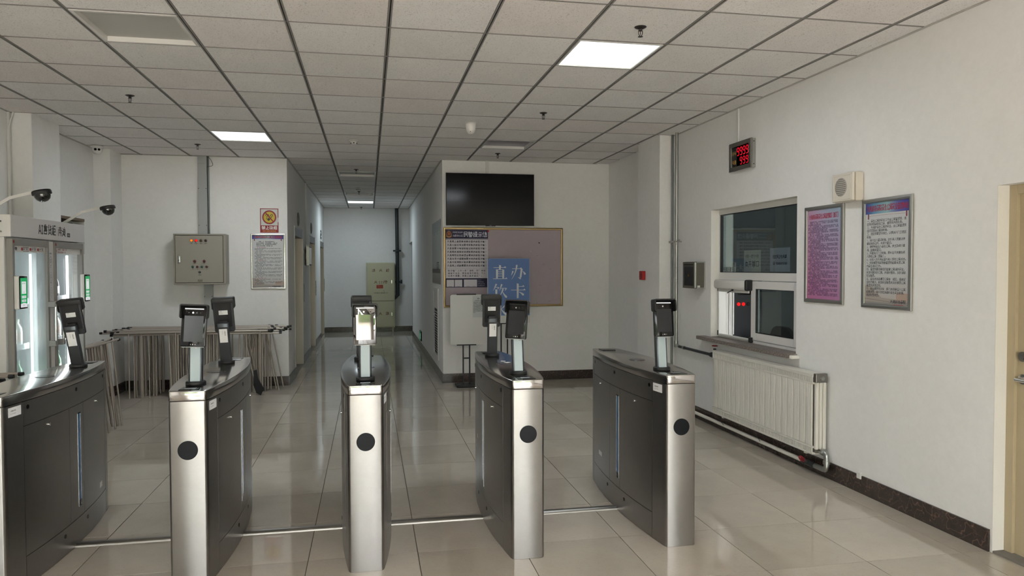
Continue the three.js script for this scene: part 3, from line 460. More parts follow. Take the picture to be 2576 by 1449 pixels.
function makeTurnstile(label, pos, slot) {
  const t = thing('turnstile', label, 'turnstile', pos, 0, 'stainless steel turnstile cabinets in the row');
  mesh('cabinet_core', column(outline(0.004), 0.004, 0.922), M.gap, t);
  mesh('front_column', column(outline(0, 0.5385, HALF), 0.001, 0.9225), M.steel, t);
  mesh('rear_column', column(outline(0, -HALF, -0.605), 0.001, 0.9225), M.steel, t);
  const lid = mesh('lid', column(outline(-0.0015), 0.9245, 0.974, 0.004), M.steelLid, t);
  const reader = mesh('reader_window', slab(roundRect(0.098, 0.105, 0.003), 0.0022, 0.0005).rotateX(-Math.PI / 2).translate(0, 0.9735, 0.612), M.gloss, lid);
  mesh('reader_window', slab(roundRect(0.098, 0.105, 0.003), 0.0022, 0.0005).rotateX(-Math.PI / 2).translate(0, 0.9735, -0.612), M.gloss, lid);
  mesh('reader_card', box(-0.026, 0.026, 0.9757, 0.9763, 0.6, 0.636), printed(lidPaper), lid);
  mesh('indicator_disc', lathe([[0, 0.0022], [0.05, 0.0022], [0.0525, 0.0008], [0.053, 0]], 40).translate(0, 0.974, 0), phys({ color: 0x3c3a3a, roughness: 0.16 }), lid);
  mesh('sensor_disc', disc(0, 0.68, HALF - 0.001, 0.0475, 0.0035, 40), M.acrylic, t);
  mesh('sensor_disc', disc(0, 0.68, -HALF - 0.0025, 0.0475, 0.0035, 40), M.acrylic, t);
  const s0 = slot, s1 = slot + 0.046;
  for (const s of [-1, 1]) {
    const S = (...a) => skin(s, ...a);
    mesh('upper_panel', S(-0.6, 0.535, 0.8025, 0.9225), M.steel, t);
    mesh('lower_panel', S(-0.6, 0.535, 0.003, 0.15), M.steel, t);
    const front = mesh('access_door', S(0.0745, 0.535, 0.1535, 0.7995), M.steel, t), rear = mesh('access_door', S(-0.6, -0.1315, 0.1535, 0.7995), M.steel, t);
    mesh('slot_panel', [S(-0.1285, s0, 0.1535, 0.7995), S(s1, 0.0715, 0.1535, 0.7995), S(s0, s1, 0.1535, 0.21), S(s0, s1, 0.752, 0.7995)], M.steel, t);
    mesh('slot_edge', [S(s1 - 0.001, s1 + 0.001, 0.212, 0.75, 0.001, 0.003)], M.chrome, t); mesh('slot_edge', [S(s0 - 0.001, s0 + 0.001, 0.212, 0.75, 0.0008, 0.003)], M.chrome, t);
    mesh('barrier_flap', S(s0 + 0.003, s1 - 0.007, 0.247, 0.745, -0.0012, 0.0018), M.flap, t);
    mesh('slot_stop', S(s0 + 0.003, s1 - 0.004, 0.212, 0.246, -0.0018, 0.0014), M.black, t);
    const dot = (z, y, r, m, name, parent, h = 0.004) => { const a = Math.atan2((2 * 0.0575 * z) / (HALF * HALF), 1); mesh(name, disc(0, 0, 0, r, h, 16).rotateY(s * (Math.PI / 2 - a)).translate(s * halfWidth(z), y, z), m, parent); };
    for (const z of [0.5, -0.03, -0.565]) dot(z, 0.892, 0.011, M.gloss, 'infrared_sensor', t, 0.002);
    for (const z of [0.15, -0.18]) dot(z, 0.108, 0.011, M.gloss, 'infrared_sensor', t, 0.002);
    dot(0.305, 0.763, 0.0085, M.chrome, 'lock', front, 0.006); dot(-0.385, 0.763, 0.0085, M.chrome, 'lock', rear, 0.006);
  }
  return t;
}
function assetSticker(t, s, z, label) {                           // white label near the front corner of one flank
  const a = Math.atan2((2 * 0.0575 * z) / (HALF * HALF), 1), k = mesh('asset_sticker', sheet(0.098, 0.046, 0.0008).rotateY(s * (Math.PI / 2 - a)).translate(s * (halfWidth(z) + 0.0012), 0.89, z), printed(stickerPrint, { roughness: 0.4 }), t);
  return k;
}
const turnstiles = [
  [-1.79, 'first turnstile from the left, cut by the frame edge, before the vending machine', -0.088], [-0.885, 'second turnstile from the left, standing before the grey control box', 0.0],
  [-0.0225, 'middle turnstile of the row, seen straight on with a screen mirroring daylight', 0.0], [0.838, 'second turnstile from the right, with paper scraps on its lid', 0.005], [1.722, 'rightmost turnstile of the row, beside the radiator under the hatch window', 0.005],
].map(([x, label, slot]) => makeTurnstile(label, [x, 0, TZ], slot));
assetSticker(turnstiles[0], 1, 0.606); assetSticker(turnstiles[1], 1, 0.606); assetSticker(turnstiles[2], 1, 0.606); assetSticker(turnstiles[4], -1, 0.596);
{
  const patch = (t, s, z0, z1, y0, y1) => mesh('tape_remnant', skin(s, z0, z1, y0, y1, 0.0005, 0.0005), M.paper, t);
  patch(turnstiles[3], -1, -0.36, -0.335, 0.37, 0.42); patch(turnstiles[3], -1, -0.27, -0.235, 0.45, 0.475); patch(turnstiles[4], -1, -0.42, -0.33, 0.255, 0.285); patch(turnstiles[0], 1, -0.5, -0.44, 0.2, 0.235); patch(turnstiles[1], 1, -0.52, -0.46, 0.25, 0.31);
  // scraps of paper and tape left on the row
  const scrap = (x, z, a, w, h) => tag(mesh('paper_scrap', new THREE.BoxGeometry(w, 0.0008, h).rotateY(a).translate(x, 0.9768, z), M.paper, scene), 'torn scrap of white paper on the lid of the second turnstile from the right', 'paper', 'paper scraps on a turnstile lid');
  scrap(0.86, -4.53, 0.5, 0.035, 0.03); scrap(0.845, -4.6, -0.4, 0.03, 0.02); scrap(0.9, -4.47, 1.1, 0.026, 0.018);
}
// steel cable covers on the floor between the cabinets
{
  const ends = [[-1.79 + 0.142, -0.885 - 0.142, 'first'], [-0.885 + 0.142, -0.0225 - 0.142, 'second'], [-0.0225 + 0.142, 0.838 - 0.142, 'third'], [0.838 + 0.142, 1.722 - 0.142, 'fourth']];
  for (const [a, b, n] of ends) {
    const s = new THREE.Shape(); s.moveTo(-0.03, 0); s.lineTo(-0.03, 0.003); s.quadraticCurveTo(-0.022, 0.019, 0, 0.02); s.quadraticCurveTo(0.022, 0.019, 0.03, 0.003); s.lineTo(0.03, 0); s.closePath();
    const g = toCreasedNormals(new THREE.ExtrudeGeometry(s, { depth: b - a, bevelEnabled: false, curveSegments: 6 }), 0.6).rotateY(Math.PI / 2).translate(a, 0.0006, TZ);
    tag(mesh('cable_cover', planar(g), M.aluDark, scene), { first: 'leftmost steel cable cover strip on the floor between turnstiles', second: 'steel floor cable cover between the second turnstile and the middle one', third: 'steel floor cable cover just right of the middle turnstile', fourth: 'rightmost steel floor cable cover running into the last turnstile' }[n], 'cable cover', 'cable covers between the turnstiles');
  }
}
// ---------------------------------------------------------------- face terminals on the lids
const postPrint = print(90, 190, (c, w, h) => { c.fillStyle = '#e4e4e4'; c.fillRect(0, 0, w, h); c.save(); c.translate(w / 2 + 12, 26); c.rotate(Math.PI / 2); c.strokeStyle = '#50545c'; write(c, '设备房号', 0, -16, 16, { weight: 0.09 }); c.fillStyle = '#7d8188'; c.font = '10px sans-serif'; c.fillText('(C) 78 0146', 0, 24); c.restore(); });
const backPrint = print(140, 74, (c, w, h) => { c.fillStyle = '#d9dbdb'; c.fillRect(0, 0, w, h); c.fillStyle = '#51545a'; c.fillRect(10, 10, 40, 6); c.fillRect(10, 26, 3, 36); c.fillRect(20, 52, 44, 3); c.fillRect(20, 32, 30, 3); });
function makeTerminal(label, pos, { turn = 0, lean = 0.1, yaw = 0, sway = 0, roll = 0, bar = false, mirror = false, crack = 0 }) {
  const t = thing('face_terminal', label, 'terminal', pos, turn, 'face recognition terminals on the turnstiles');
  const R = new THREE.Matrix4().makeRotationFromEuler(new THREE.Euler(-lean, 0, sway, 'ZXY')), head = new THREE.Matrix4().makeTranslation(0, 0.288, 0.03).multiply(new THREE.Matrix4().makeRotationY(yaw)).multiply(new THREE.Matrix4().makeRotationZ(roll)).multiply(new THREE.Matrix4().makeTranslation(0, -0.288, -0.03)), P = new THREE.Matrix4().makeTranslation(0, 0.012, 0);
  const bent = (g, y = true) => { g = join(g); if (!g.attributes.uv) g = planar(g); g = g.clone(); if (y) g.applyMatrix4(head); return g.applyMatrix4(R).applyMatrix4(P); };
  mesh('base_disc', lathe([[0, 0.0006], [0.05, 0.0006], [0.0505, 0.004], [0.05, 0.014], [0.046, 0.018], [0, 0.018]], 40), M.black, t);
  const post = mesh('post', bent(slab(roundRect(0.068, 0.036, 0.012), 0.25, 0.001).rotateX(-Math.PI / 2), false), M.postEdge, t);
  mesh('post_face', bent(rbox(-0.024, 0.024, 0.004, 0.21, 0.0165, 0.0195, 0.0012), false), M.postFace, post);
  mesh('post_back', bent(rbox(-0.033, 0.033, 0.004, 0.228, -0.0195, -0.014, 0.003), false), M.housing, post);
  mesh('post_sticker', bent(sheet(0.048, 0.088, 0.0006).rotateY(Math.PI).translate(0, 0.172, -0.0197), false), printed(postPrint), post);
  const yc = 0.288, h = 0.212, w = 0.122, z0 = 0.04;
  mesh('hinge', bent(rbox(-0.026, 0.026, 0.2, 0.262, 0.008, z0 + 0.001, 0.004), false), M.black, t);
  const body = mesh('housing', bent([slab(roundRect(w, h, 0.012), 0.022, 0.004).translate(0, yc, z0)]), M.housing, t);
  mesh('back_cover', bent(slab(roundRect(0.1, 0.155, 0.006), 0.003, 0.001).translate(0, yc + 0.006, z0 - 0.0025)), M.blackMatt, body);
  mesh('back_sticker', bent(sheet(0.054, 0.028, 0.0006).rotateY(Math.PI).translate(0, yc + 0.022, z0 - 0.0028)), printed(backPrint), body);
  mesh('speaker_slot', bent(slab(roundRect(0.066, 0.014, 0.004), 0.002, 0.0006).translate(0, yc + 0.088, z0 - 0.0015)), M.gap, body);
  for (const s of [-1, 1]) for (const y of [-0.08, -0.045]) mesh('screw', bent(disc(s * 0.054, yc + y, z0 - 0.001, 0.0022, 0.001, 8)), M.gap, body);
  const face = mesh('front_glass', bent(slab(roundRect(w - 0.004, h - 0.004, 0.01), 0.003, 0.001).translate(0, yc, z0 + 0.0205)), mirror ? phys({ color: 0x14110f, roughness: 0.015, clearcoat: 1, clearcoatRoughness: 0.01, ior: 2.2 }) : M.gloss, t);
  const zf = z0 + 0.0236;
  const screen = mesh('screen', bent(box(-0.046, 0.046, yc - 0.078, yc + 0.056, zf - 0.0004, zf + 0.0002)), mirror ? phys({ color: 0x8d8886, roughness: 0.03, metalness: 0.85 }) : M.screenOff, face);
  if (crack) mesh('crack', bent(rod(V(-0.03 * crack, yc + 0.05, zf), V(0.022 * crack, yc - 0.07, zf), 0.0005, 4)), M.gap, screen);
  mesh('light_bar', bent(rbox(-0.046, 0.046, yc + 0.089, yc + 0.095, zf - 0.001, zf + 0.0004, 0.001)), bar ? M.barOn : M.screenOff, face);
  [-0.026, -0.006, 0.012, 0.03].forEach((x, k) => mesh('camera_lens', bent(disc(x, yc + 0.072, zf - 0.0006, k % 3 ? 0.0045 : 0.0028, 0.001, 14)), k === 1 ? M.chrome : M.screenOff, face));
  for (const x of [-0.011, 0, 0.011]) mesh('status_light', bent(disc(x, yc - 0.092, zf - 0.0006, x ? 0.002 : 0.003, 0.001, 10)), M.white, face);
  mesh('bottom_trim', bent(rbox(-0.054, 0.054, yc - h / 2 - 0.001, yc - h / 2 + 0.002, z0 + 0.006, z0 + 0.02, 0.001)), M.alu, body);
  const hood = new THREE.Shape(); hood.moveTo(-0.068, yc + 0.05); hood.lineTo(-0.068, yc + 0.103); hood.quadraticCurveTo(-0.068, yc + 0.115, -0.056, yc + 0.115); hood.lineTo(0.056, yc + 0.115); hood.quadraticCurveTo(0.068, yc + 0.115, 0.068, yc + 0.103); hood.lineTo(0.068, yc + 0.05); hood.lineTo(0.0625, yc + 0.042); hood.lineTo(0.0625, yc + 0.1); hood.quadraticCurveTo(0.0625, yc + 0.108, 0.054, yc + 0.108); hood.lineTo(-0.054, yc + 0.108); hood.quadraticCurveTo(-0.0625, yc + 0.108, -0.0625, yc + 0.1); hood.lineTo(-0.0625, yc + 0.042); hood.closePath();
  mesh('visor', bent([slab(hood, 0.058, 0.0015).translate(0, 0, z0 - 0.004), slab(roundRect(0.128, 0.03, 0.006), 0.006, 0.002).translate(0, yc + 0.098, z0 - 0.006)]), M.black, t);
  mesh('plug', bent(rbox(0.012, 0.018, yc - 0.112, yc - 0.104, z0 + 0.006, z0 + 0.014, 0.001)), M.white, t);
  return t;
}
const LID = 0.9742;
makeTerminal('rear-facing face terminal on the leftmost turnstile, dark back with white labels', [-1.765, LID, -4.91], { turn: Math.PI, lean: 0.2, sway: -0.09 });
makeTerminal('front-facing face terminal with white light bar on the second turnstile from left', [-0.892, LID, -4.035], { lean: 0.09, bar: true, crack: -0.3, yaw: 0.05, roll: -0.045 });
makeTerminal('rear-facing face terminal at the back of the second turnstile from left', [-0.897, LID, -4.9], { turn: Math.PI, lean: 0.16, sway: -0.045 });
makeTerminal('front face terminal on the middle turnstile, its glass mirroring trees and daylight', [-0.0225, LID, -4.01], { lean: 0.006, bar: true, mirror: true });
makeTerminal('rear-facing face terminal half hidden behind the mirroring one', [-0.05, LID, -4.9], { turn: Math.PI, lean: 0.14 });
makeTerminal('front face terminal turned left on the second turnstile from right', [0.832, LID, -4.05], { lean: 0.17, yaw: -0.38, roll: -0.1, crack: 1 });
makeTerminal('rear-facing face terminal at the back of the second turnstile from right', [0.825, LID, -4.91], { turn: Math.PI, lean: 0.12 });
makeTerminal('only face terminal on the rightmost turnstile, facing the entrance', [1.693, LID, -4.03], { lean: 0.11, bar: true, crack: -0.6, yaw: 0.04 });
// ---------------------------------------------------------------- vending refrigerator (its front faces +x; local x runs away from the camera)
{
  const FXF = -2.4, Z0 = -5.55, Z1 = -6.86, W = Z0 - Z1, D = 0.7, zc = (Z0 + Z1) / 2;
  const t = thing('vending_fridge', 'tall two-door glass vending refrigerator with a white banner by the left wall', 'vending machine', [FXF - D / 2, 0, zc], LEFT);
  const w = W / 2, f = D / 2;
  mesh('cabinet', [rbox(-w, -w + 0.035, 0.06, 1.8, -f, f - 0.045, 0.005), rbox(w - 0.035, w, 0.06, 1.8, -f, f - 0.045, 0.005), rbox(-w + 0.035, w - 0.035, 0.32, 1.755, -f, -f + 0.04, 0.004), rbox(-w + 0.035, w - 0.035, 1.755, 1.8, -f, f - 0.047, 0.004), rbox(-w + 0.035, w - 0.035, 0.06, 0.32, -f, f - 0.047, 0.004)], M.white, t);
  mesh('liner', [box(-w + 0.036, w - 0.036, 0.325, 1.754, -f + 0.041, -f + 0.045), box(-w + 0.036, -w + 0.04, 0.325, 1.754, -f + 0.046, f - 0.08), box(w - 0.04, w - 0.036, 0.325, 1.754, -f + 0.046, f - 0.08), box(-0.02, 0.02, 0.325, 1.754, -f + 0.045, f - 0.12)], M.fridgeIn, t);
  const bannerPrint = print(1310, 150, (c, W_, H) => {
    c.fillStyle = '#d3d1d2'; c.fillRect(0, 0, W_, H); c.strokeStyle = c.fillStyle = '#17181c'; c.save(); c.translate(420, 38); c.scale(0.8, 1);
    c.font = 'bold 98px sans-serif'; c.fillText('AI', 0, 76); c.restore();
    write(c, '售货柜', 507, 36, 76, { weight: 0.12, squeeze: 0.86, gap: 0.16 }); c.fillStyle = '#55565a'; c.fillRect(749, 42, 3, 72); write(c, '南迪', 776, 38, 76, { weight: 0.12, squeeze: 0.86, gap: 0.1 });
    c.fillStyle = '#17181c'; c.beginPath(); c.roundRect(943, 84, 60, 32, 5); c.fill(); c.fillStyle = '#8d8f94'; c.fillRect(952, 92, 42, 16);
  });
  const banner = mesh('banner', rbox(-w - 0.005, w + 0.005, 1.8, 1.952, -f + 0.2, f, 0.004), M.white, t);
  mesh('banner_print', sheet(W - 0.004, 0.146, 0.0012).translate(0, 1.876, f), printed(bannerPrint, { roughness: 0.45 }), banner);
  for (const y of [1.835, 1.905]) mesh('screw', disc(0, 0, 0, 0.006, 0.003, 10).rotateY(-Math.PI / 2).translate(-w - 0.005, y, f - 0.06), M.aluDark, banner);
  mesh('mullion', rbox(-0.052, 0.05, 0.3, 1.79, f - 0.05, f - 0.012, 0.003), M.whiteGloss, t);
  const iconPrint = print(100, 700, (c, W_, H) => {
    c.fillStyle = '#c9c8c8'; c.fillRect(0, 0, W_, H); c.strokeStyle = c.fillStyle = '#44454a'; write(c, '购物流程', 18, 24, 15, { weight: 0.1 }); write(c, '开门取货', 18, 24, 15, { weight: 0.1 });
    c.lineWidth = 3; [110, 270, 430].forEach((y, k) => { c.beginPath(); c.ellipse(50, y, 34, 46, 0, 0, 7); c.stroke(); c.strokeRect(36, y - 18, 28, 30); c.beginPath(); c.moveTo(50, y - 14); c.lineTo(50, y + 24); c.stroke(); write(c, ['开门', '取货', '关门'][k], 32, y + 56, 15, { weight: 0.1 }); c.beginPath(); c.arc(50, y + 90, 3, 0, 7); c.fill(); });
  });
  mesh('instruction_strip', sheet(0.072, 0.52, 0.001).translate(0, 1.46, f - 0.012), printed(iconPrint), t);
  const doorX = [[-w + 0.016, -0.052], [0.05, w - 0.02]];
  const stripPrint = (kind) => print(420, 44, (c, W_, H) => {
    c.fillStyle = '#d8d6d4'; c.fillRect(0, 0, W_, H); c.fillStyle = c.strokeStyle = '#2c2c30';
    if (!kind) { write(c, '购物流程', 12, 10, 24, { weight: 0.13, gap: 0 }); write(c, '开门流程', 12, 10, 24, { weight: 0.13, gap: 0 }); for (const x of [120, 225, 325]) { c.fillStyle = '#a92f38'; c.beginPath(); c.arc(x, 22, 12, 0, 7); c.fill(); c.strokeStyle = '#3a3a3e'; c.strokeRect(x + 14, 8, 66, 28); write(c, '开门取', x + 18, 12, 18, { weight: 0.12, gap: 0 }); } }
    else { c.fillStyle = '#a92f38'; c.beginPath(); c.arc(26, 22, 13, 0, 7); c.fill(); c.strokeStyle = '#7c2a2e'; write(c, '请不要将门长时间开', 48, 4, 15, { weight: 0.1 }); write(c, '取货后请及时关好', 48, 24, 15, { weight: 0.1 }); }
  });
  doorX.forEach(([a, b], k) => {
    const d = mesh('door', [rbox(a, a + 0.034, 0.3, 1.792, f - 0.04, f, 0.004), rbox(b - 0.034, b, 0.3, 1.792, f - 0.04, f, 0.004), rbox(a + 0.034, b - 0.034, 1.742, 1.792, f - 0.04, f - 0.0005, 0.004), rbox(a + 0.034, b - 0.034, 0.3, 0.36, f - 0.04, f - 0.0005, 0.004)], M.doorGrey, t);
    mesh('door_glass', box(a + 0.03, b - 0.03, 0.355, 1.745, f - 0.022, f - 0.018), k ? M.glass : M.fogGlass, d);
    mesh('glass_strip', sheet(b - a - 0.066, 0.044, 0.0008).translate((a + b) / 2, 1.72, f - 0.0175), printed(stripPrint(k)), d);
    mesh('round_badge', disc(a + 0.02, 1.768, f - 0.0003, 0.011, 0.0012, 18), M.red, d);
    const hx = k ? a + 0.02 : b - 0.02, o = k ? 1 : -1;
    const bar = [tube([[hx + o * 0.022 * 0 + (k ? 0.05 : 0.045) * 0, 1.31, f + 0.045], [hx, 1.0, f + 0.045]], 0.011, 12, 0.01)];
    for (const y of [1.285, 0.985]) mesh('handle_mount', rbox(hx - 0.022, hx + 0.022, y, y + 0.045, f - 0.002, f + 0.05, 0.006), M.doorGrey, d);
    mesh('handle_bar', bar, M.chrome, d);
    mesh('light_tube', rbox((k ? b - 0.16 : b - 0.14), (k ? b - 0.135 : b - 0.125), 0.4, 1.69, f - 0.085, f - 0.07, 0.004), M.led, t);
    const l = new THREE.RectAreaLight(new THREE.Color(0.92, 0.97, 1), FRIDGE * 4, 0.025, 1.25); l.name = 'fridge_light'; l.position.set(b - 0.14, 1.04, f - 0.09); l.rotation.y = 1.2; t.add(l);
    for (const y of [0.36, 0.68, 1.005, 1.335]) { mesh('shelf', [rbox(a + 0.02, b - 0.02, y - 0.012, y, -f + 0.05, f - 0.1, 0.002), rbox(a + 0.02, b - 0.02, y - 0.018, y + 0.024, f - 0.102, f - 0.096, 0.001)], M.fridgeShelf, t); }
  });
  const uiPrint = print(180, 360, (c, W_, H) => {
    c.fillStyle = '#1fae63'; c.fillRect(0, 0, W_, H); c.fillStyle = '#f3f5f4'; c.fillRect(30, 44, 120, 150); c.fillStyle = '#dfe9e4'; c.fillRect(30, 216, 120, 34); c.fillRect(30, 264, 120, 30); c.fillStyle = '#f1f2f4'; c.beginPath(); c.ellipse(90, 380, 150, 74, 0, 0, 7); c.fill();
    c.strokeStyle = '#2b8f5b'; write(c, '请开门取货', 44, 58, 16, { weight: 0.1 }); write(c, '开门', 74, 168, 16, { weight: 0.1 }); write(c, '一键开门', 60, 224, 16, { weight: 0.09 }); write(c, '开门取货', 60, 271, 16, { weight: 0.09 }); c.strokeStyle = '#5b5f70'; write(c, '开门支', 66, 326, 17, { weight: 0.1 });
  });
  for (const x of [-w + 0.085, w - 0.05]) {
    const s = mesh('payment_screen', slab(roundRect(0.12, 0.235, 0.008), 0.03, 0.004).translate(x, 1.415, f), M.white, t);
    mesh('screen_bezel', slab(roundRect(0.112, 0.228, 0.008), 0.006, 0.001).translate(x + 0.004, 1.415, f + 0.029), M.gloss, s);
    mesh('screen_picture', sheet(0.098, 0.205, 0.0006).translate(x + 0.004, 1.413, f + 0.035), std({ color: 0x000000, emissive: 0xffffff, emissiveMap: uiPrint, emissiveIntensity: 0.75, roughness: 0.2 }), s);
  }
  // goods on the shelves
  const group = [['dark brown drink bottle with white label on the top fridge shelf', 0x2f2a26, 0xcfd3d0, 0x20211f], ['white drink carton bottle with red dot on the second fridge shelf', 0xd3d6cf, 0xcab7a8, 0xb5bfae], ['green tea bottle on the third fridge shelf from the top', 0x4d7a55, 0x9db9a0, 0x37593f], ['amber juice bottle with yellow cap on the bottom fridge shelf', 0x9a5a1e, 0x6d3c1a, 0xc7c02e]];
  const protos = group.map(([label, c1, c2, c3], k) => {
    const b = thing('drink_bottle', label, 'bottle', [0, -5, 0], 0, ['bottles on the top fridge shelf', 'bottles on the second fridge shelf', 'bottles on the third fridge shelf', 'bottles on the bottom fridge shelf'][k]), r = [0.03, 0.036, 0.032, 0.034][k], h = [0.2, 0.2, 0.22, 0.19][k];
    mesh('bottle_body', lathe([[0, 0.001], [r * 0.9, 0.001], [r, 0.008], [r, h * 0.58], [r * 0.92, h * 0.68], [r * 0.45, h * 0.86], [r * 0.4, h * 0.93], [0, h * 0.93]], 18), std({ color: c1, roughness: 0.25 }), b);
    mesh('bottle_label', lathe([[r + 0.0004, h * 0.2], [r + 0.0006, h * 0.5]], 18), std({ color: c2, roughness: 0.5 }), b);
    mesh('bottle_cap', lathe([[0, h * 0.9], [r * 0.5, h * 0.9], [r * 0.5, h], [0, h]], 14), std({ color: c3, roughness: 0.5 }), b);
    return b;
  });
  const first = [1, 1, 1, 1];
  [1.335, 1.005, 0.68, 0.36].forEach((y, k) => {
    for (const [a, b] of doorX) for (let x = a + 0.07; x < b - 0.17; x += 0.085) for (const dep of [0.16, 0.25]) {
      const wx = FXF - dep, wz = zc - x + rr(-0.006, 0.006);
      if (first[k]) { protos[k].position.set(wx, y + 0.0005, wz); first[k] = 0; } else copy(protos[k], null, [wx, y + 0.0005, wz], rr(0, 6));
    }
  });
  // black dome cameras on white arms, bolted to the banner
  [[Z0 + 0.02, 'nearer black dome camera on a white arm above the vending refrigerator'], [Z1 + 0.06, 'farther black dome camera on a white arm above the vending refrigerator']].forEach(([z, label], k) => {
    const t2 = placed('dome_camera', label, 'camera', [FXF - 0.25, 1.952, z]);
    const e = 0.055, p = [[FXF - 0.16, 1.953, z], [FXF + 0.02, 2.06, z + e * 0.5], [FXF + 0.2, 2.105, z + e]];
    const arm = new THREE.Shape(); 
    const bar = (a, b) => { const g = new THREE.BoxGeometry(0.02, a.distanceTo(b) + 0.008, 0.016).translate(0, a.distanceTo(b) / 2, 0); return planar(g.applyQuaternion(new THREE.Quaternion().setFromUnitVectors(V(0, 1, 0), b.clone().sub(a).normalize())).translate(a.x, a.y, a.z)); };
    mesh('arm', [bar(V(...p[0]), V(...p[1])), bar(V(...p[1]), V(...p[2])), rbox(FXF - 0.2, FXF - 0.13, 1.952, 1.958, z - 0.03, z + 0.03, 0.002)], M.white, t2);
    const c = V(FXF + 0.225, 2.098, z + e), tilt = new THREE.Matrix4().makeRotationZ(0.22), put = (g) => g.applyMatrix4(tilt).translate(c.x, c.y, c.z);
    mesh('camera_rim', put(lathe([[0, 0.012], [0.056, 0.012], [0.06, 0.006], [0.06, -0.014], [0.052, -0.016], [0, -0.016]], 30)), M.black, t2);
    mesh('camera_bubble', put(lathe([[0.05, -0.015], [0.049, -0.03], [0.041, -0.048], [0.026, -0.061], [0.01, -0.066], [0, -0.0665]], 28)), M.bubble, t2);
  });
}
// ---------------------------------------------------------------- thin steel rod frames stacked against the walls
function rodFrame(label, group, pos, turn, { L = 2, y = 0.84, legs = [], lean = 0, sway = [] }) {
  const t = thing('rod_frame', label, 'metal frame', pos, turn, group);
  mesh('rail', curve([[-L / 2, y + rr(-0.006, 0.006), 0], [-L / 6, y, rr(-0.006, 0.006)], [L / 6, y, rr(-0.006, 0.006)], [L / 2, y + rr(-0.008, 0.008), 0]], 0.0105, 10, 7), M.rodSteel, t);
  for (const s of [-1, 1]) mesh('end_cap', rod(V(s * (L / 2 - 0.01), y, 0), V(s * (L / 2 + 0.022), y, 0), 0.0145, 8), M.black, t);
  legs.forEach((x, k) => mesh('leg', rod(V(x, y - 0.004, 0), V(x + (sway[k] ?? rr(-0.003, 0.003)), 0.0012, lean + rr(-0.004, 0.004)), 0.0085, 7), M.rodSteel, t));
  return t;
}
{
  const label = 'thin grey steel rod frame, one of the stack leaning under the grey control box';
  const n = 40, mids = [-2.72, -2.31, -1.87, -1.43], half = [0.14, 0.1, 0.11, 0.165];
  for (let k = 0; k < n; k++) {
    const u = k / (n - 1), z = -10.05 + 0.56 * u, L = rr(1.66, 2.02), cx = -2.1 + rr(-0.09, 0.11) - (u > 0.7 ? 0.02 : 0);
    const legs = mids.map((m, q) => m - cx + half[q] * rr(-1, 1));
    rodFrame(label, 'steel rod frames stacked against the back wall', [cx, 0, z], rr(-0.012, 0.02), { L, y: 0.80 + 0.045 * Math.sin(k * 2.1) * 0.5 + rr(-0.012, 0.012), legs, lean: 0.0, sway: k % 13 === 3 ? [0, 0, 0.1, -0.14] : k % 9 === 1 ? [0.0, 0.03, -0.03, 0.15] : [] });
  }
  for (let k = 0; k < 8; k++) rodFrame('thin steel rod frame leaning askew behind the leftmost turnstile and the vending machine', 'steel rod frames leaning beside the vending refrigerator', [-2.74 + 0.032 * k, 0, -7.52 - rr(-0.04, 0.1)], LEFT + rr(-0.05, 0.09), { L: rr(0.92, 1.06), y: 0.8 + 0.012 * k + rr(-0.03, 0.03), legs: [-0.2, 0.05, 0.22, 0.36].map((x) => x + rr(-0.08, 0.08)), lean: rr(0.03, 0.11), sway: [0.03, 0.02, 0.05, 0.06] });
  for (let k = 0; k < 7; k++) rodFrame('thin steel rod frame lying level at the frame edge in front of the vending machine', 'steel rod frames in front of the vending refrigerator', [-2.86 + rr(-0.05, 0.03) + 0.012 * k, 0, -5.44 + 0.085 * k], rr(-0.02, 0.03), { L: rr(1.02, 1.1) - 0.02 * k, y: 0.862 + rr(-0.012, 0.014), legs: [-0.3, 0.0, 0.32].map((x) => x + rr(-0.06, 0.06)), lean: 0 });
  const s = placed('cloth_strap', 'small folded black cloth hanging low among the steel rods', 'cloth', [-1.36, 0, -9.42]);
  const sh = new THREE.Shape(); sh.moveTo(-0.03, 0.34); sh.lineTo(0.005, 0.35); sh.lineTo(0.02, 0.24); sh.lineTo(0.1, 0.09); sh.lineTo(0.075, 0.075); sh.lineTo(0.05, 0.03); sh.lineTo(0.0, 0.06); sh.lineTo(-0.035, 0.16); sh.closePath();
  mesh('fold', slab(sh, 0.02, 0.004).translate(-1.38, -0.028, -9.44), M.blackMatt, s);
}
